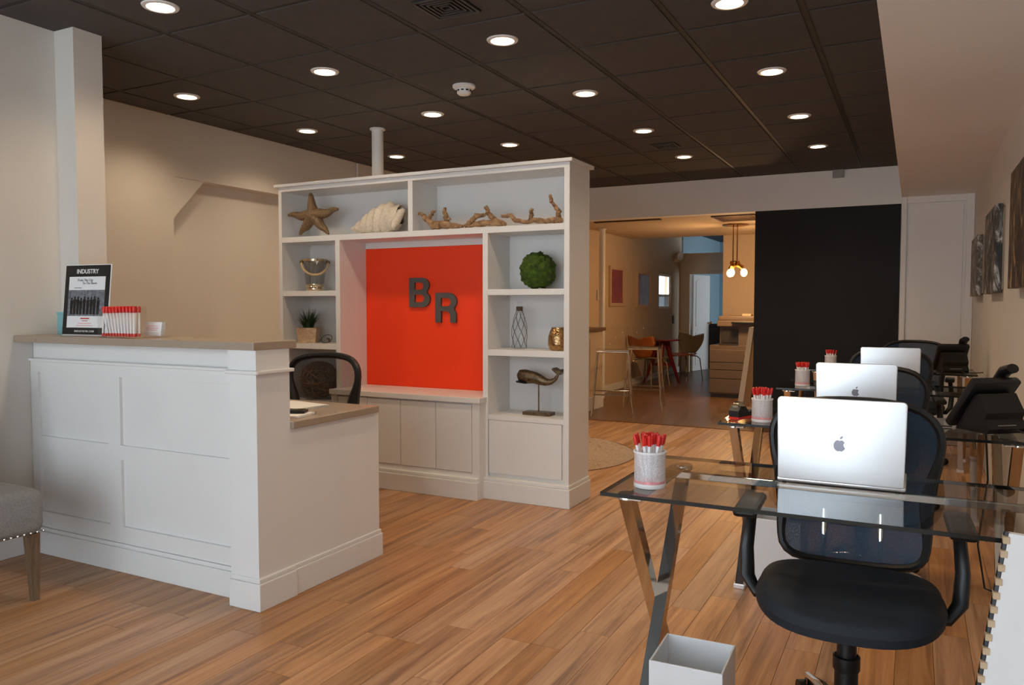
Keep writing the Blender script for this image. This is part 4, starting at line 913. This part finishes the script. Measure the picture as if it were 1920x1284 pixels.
MB().box(.0, .33, -.40, -.22, 1.02, 1.045, .006).build('control_panel', 'blackplastic', t)
for a, z in ((.17, .60), (.20, .52)): MB().box(a, a + .09, -.3075, -.305, z, z + .035).build('label_sticker', 'label', t)
pa = tag(MB().box(-2.12, -2.0, 11.0, 11.16, 1.1205, 1.15, .004).build('paper_ream', 'label'), 'small cream pack of paper on top of copier', 'paper')
# leaning board
t = thing('leaning_board', 'long cream board leaning against the end of black wall', 'board', (-1.77, 9.05, 0))
MB().prism([(-.03, 0), (.03, 0), (.160, 1.02), (.105, 1.02)], 0, .45).build('panel', 'wallback', t); MB().prism([(-.034, 0), (.034, 0), (.036, .02), (-.03, .02)], -.002, .452).build('edge_strip', 'white', t)
# pendant
p = atZ(1379, 421, ZB); t = thing('pendant_light', 'brass pendant light with glowing bulbs before the cream wall', 'pendant lamp', (p.x, p.y, ZB - .001))
MB().lathe([(0, 0), (.17, 0), (.16, -.012), (.05, -.025), (0, -.03)], 28).build('canopy', 'brass', t, True)
for s_ in (-1, 1): MB().tube([(s_ * .026, 0, -.01), (s_ * .026, 0, -.50)], .007, 8).build('rod', 'brass', t, True)
MB().lathe([(0, -.46), (.06, -.47), (.065, -.50), (.05, -.53), (0, -.54)], 20).build('cluster_body', 'brass', t, True)
for k, (x, y) in enumerate(((-.02, -.09), (.10, .0), (-.07, .08))):
    so = MB().tube([(x * .3, y * .3, -.51), (x, y, -.56)], .03, 12).build('socket', 'brass', t, True); MB().ball((x * 1.15, y * 1.15, -.62), (.042, .042, .052), 3).build('bulb', 'bulb', so, True)
l = D.lights.new('bulb_glow', 'POINT'); l.energy = 36; l.color = (1., .62, .30); l.shadow_soft_size = .08; o = D.objects.new('bulb_glow', l); C.objects.link(o); o.parent = t; o.location = (0, -.02, -.77)
# ceiling lamps added out of view to brighten the back room
for x, y in ((-.9, 9.9), (-1.0, 10.9)):
    t = thing('added_fill_lamp', 'added unseen fill lamp in low back ceiling nearer the ' + ('black wall' if y < 10.4 else 'cream wall'), 'ceiling light', (x, y, ZB - .001), 0, 'added fill lamps of the back room')
    MB().lathe([(0, 0), (.07, 0), (.07, -.006), (.055, -.008)], 20).build('trim_ring', 'white', t, True); MB().lathe([(.055, -.007), (.0, -.007)], 20).build('lens', 'lens', t)
    l = D.lights.new('lamp_glow', 'SPOT'); l.energy = LAMP_W * .9; l.color = (1., .66, .36); l.spot_size = RAD(150); l.spot_blend = .8; l.shadow_soft_size = .06
    o = D.objects.new('lamp_glow', l); C.objects.link(o); o.parent = t; o.location = (0, 0, -.03)
# vents in the low ceiling
for (x0, x1, y0, y1), lb in (((-2.15, -1.66, 9.22, 9.85), 'square vent in the low back ceiling near pendant'), ((-3.6, -2.75, 9.2, 9.28), 'long slot vent in the low back ceiling by header')):
    t = thing('slot_vent', lb, 'air vent', ((x0 + x1) / 2, (y0 + y1) / 2, ZB - .001)); a, b = (x1 - x0) / 2, (y1 - y0) / 2
    MB().box(-a, a, -b, b, -.006, 0).build('backing', 'ventgap', t); MB().box(-a, -a + .025, -b, b, -.014, -.006).box(a - .025, a, -b, b, -.014, -.006).build('frame', 'strip', t)
    n = max(2, int(2 * b / .05))
    for k in range(n): MB().box(-a + .025, a - .025, -b + (k + .2) * 2 * b / n, -b + (k + .6) * 2 * b / n, -.012, -.006).build('slat', 'strip', t)
# emergency light
q = atX(1268, 483, XB); t = thing('emergency_light', 'twin headed emergency light high on the back room wall', 'emergency light', (XB + .001, q.y, q.z))
MB().box(0, .08, -.13, .13, -.09, .03, .01).build('housing', 'wallback', t)
for s_ in (-1, 1):
    h_ = MB().tube([(.04, s_ * .16, .03), (.13, s_ * .20, .01)], [.05, .085], 16).build('lamp_head', 'wallback', t, True); MB().tube([(.13, s_ * .20, .01), (.136, s_ * .203, .009)], .075, 16).build('lamp_lens', 'paper', h_, True)
tag(MB().box(XB + .001, XB + .02, 14.2, 14.28, .93, 1.08, .003).build('light_switch', 'copierdark'), 'dark switch plate on the wall near far doorway', 'switch')
# far door
dr = thing('door_2', 'open white panelled door in the far partition', 'door', (-3.80, YB + .10, 0), RAD(76)); dr['kind'] = 'structure'
MB().box(0, .66, -.035, 0, .01, 1.845, .002).build('door_leaf', 'white', dr)
for z0, z1 in ((.12, .75), (.86, 1.70)):
    pts = [(.09, z0), (.57, z0), (.57, z1)] + ([(.33 + .24 * cos(k * pi / 8), z1 + .08 * sin(k * pi / 8)) for k in range(1, 8)] if z1 > 1 else []) + [(.09, z1)]
    MB().prism(pts, -.043, -.035).build('panel', 'white', dr)
kb_ = MB().tube([(.61, -.035, .92), (.61, -.075, .92)], .012, 10).ball((.61, -.09, .92), .03, 2).build('knob', 'brass', dr, True)
dc = MB().box(-3.875, -3.815, YB - .015, YB, 0, 1.91, .003).box(-3.15, -3.09, YB - .015, YB, 0, 1.91, .003).box(-3.815, -3.15, YB - .015, YB, 1.855, 1.91, .003); struct('trim_2', dc, 'wallback', 'cream casing around the far doorway', 'casing')
cp = atZ(1338, 693, 0)
t = thing('dark_cabinet', 'tall black cabinet seen through the far doorway', 'cabinet', (cp.x + .06, cp.y + .2, 0)); MB().box(-.16, .16, -.2, .2, .02, .90, .006).build('carcass', 'blackplastic', t); MB().box(-.15, .15, -.212, -.2, .04, .89, .004).build('door', 'blackplastic', t); MB().box(.10, .12, -.23, -.212, .5, .7).build('handle', 'chrome', t); MB().box(-.15, .15, -.19, .19, 0, .02).build('plinth', 'black', t)
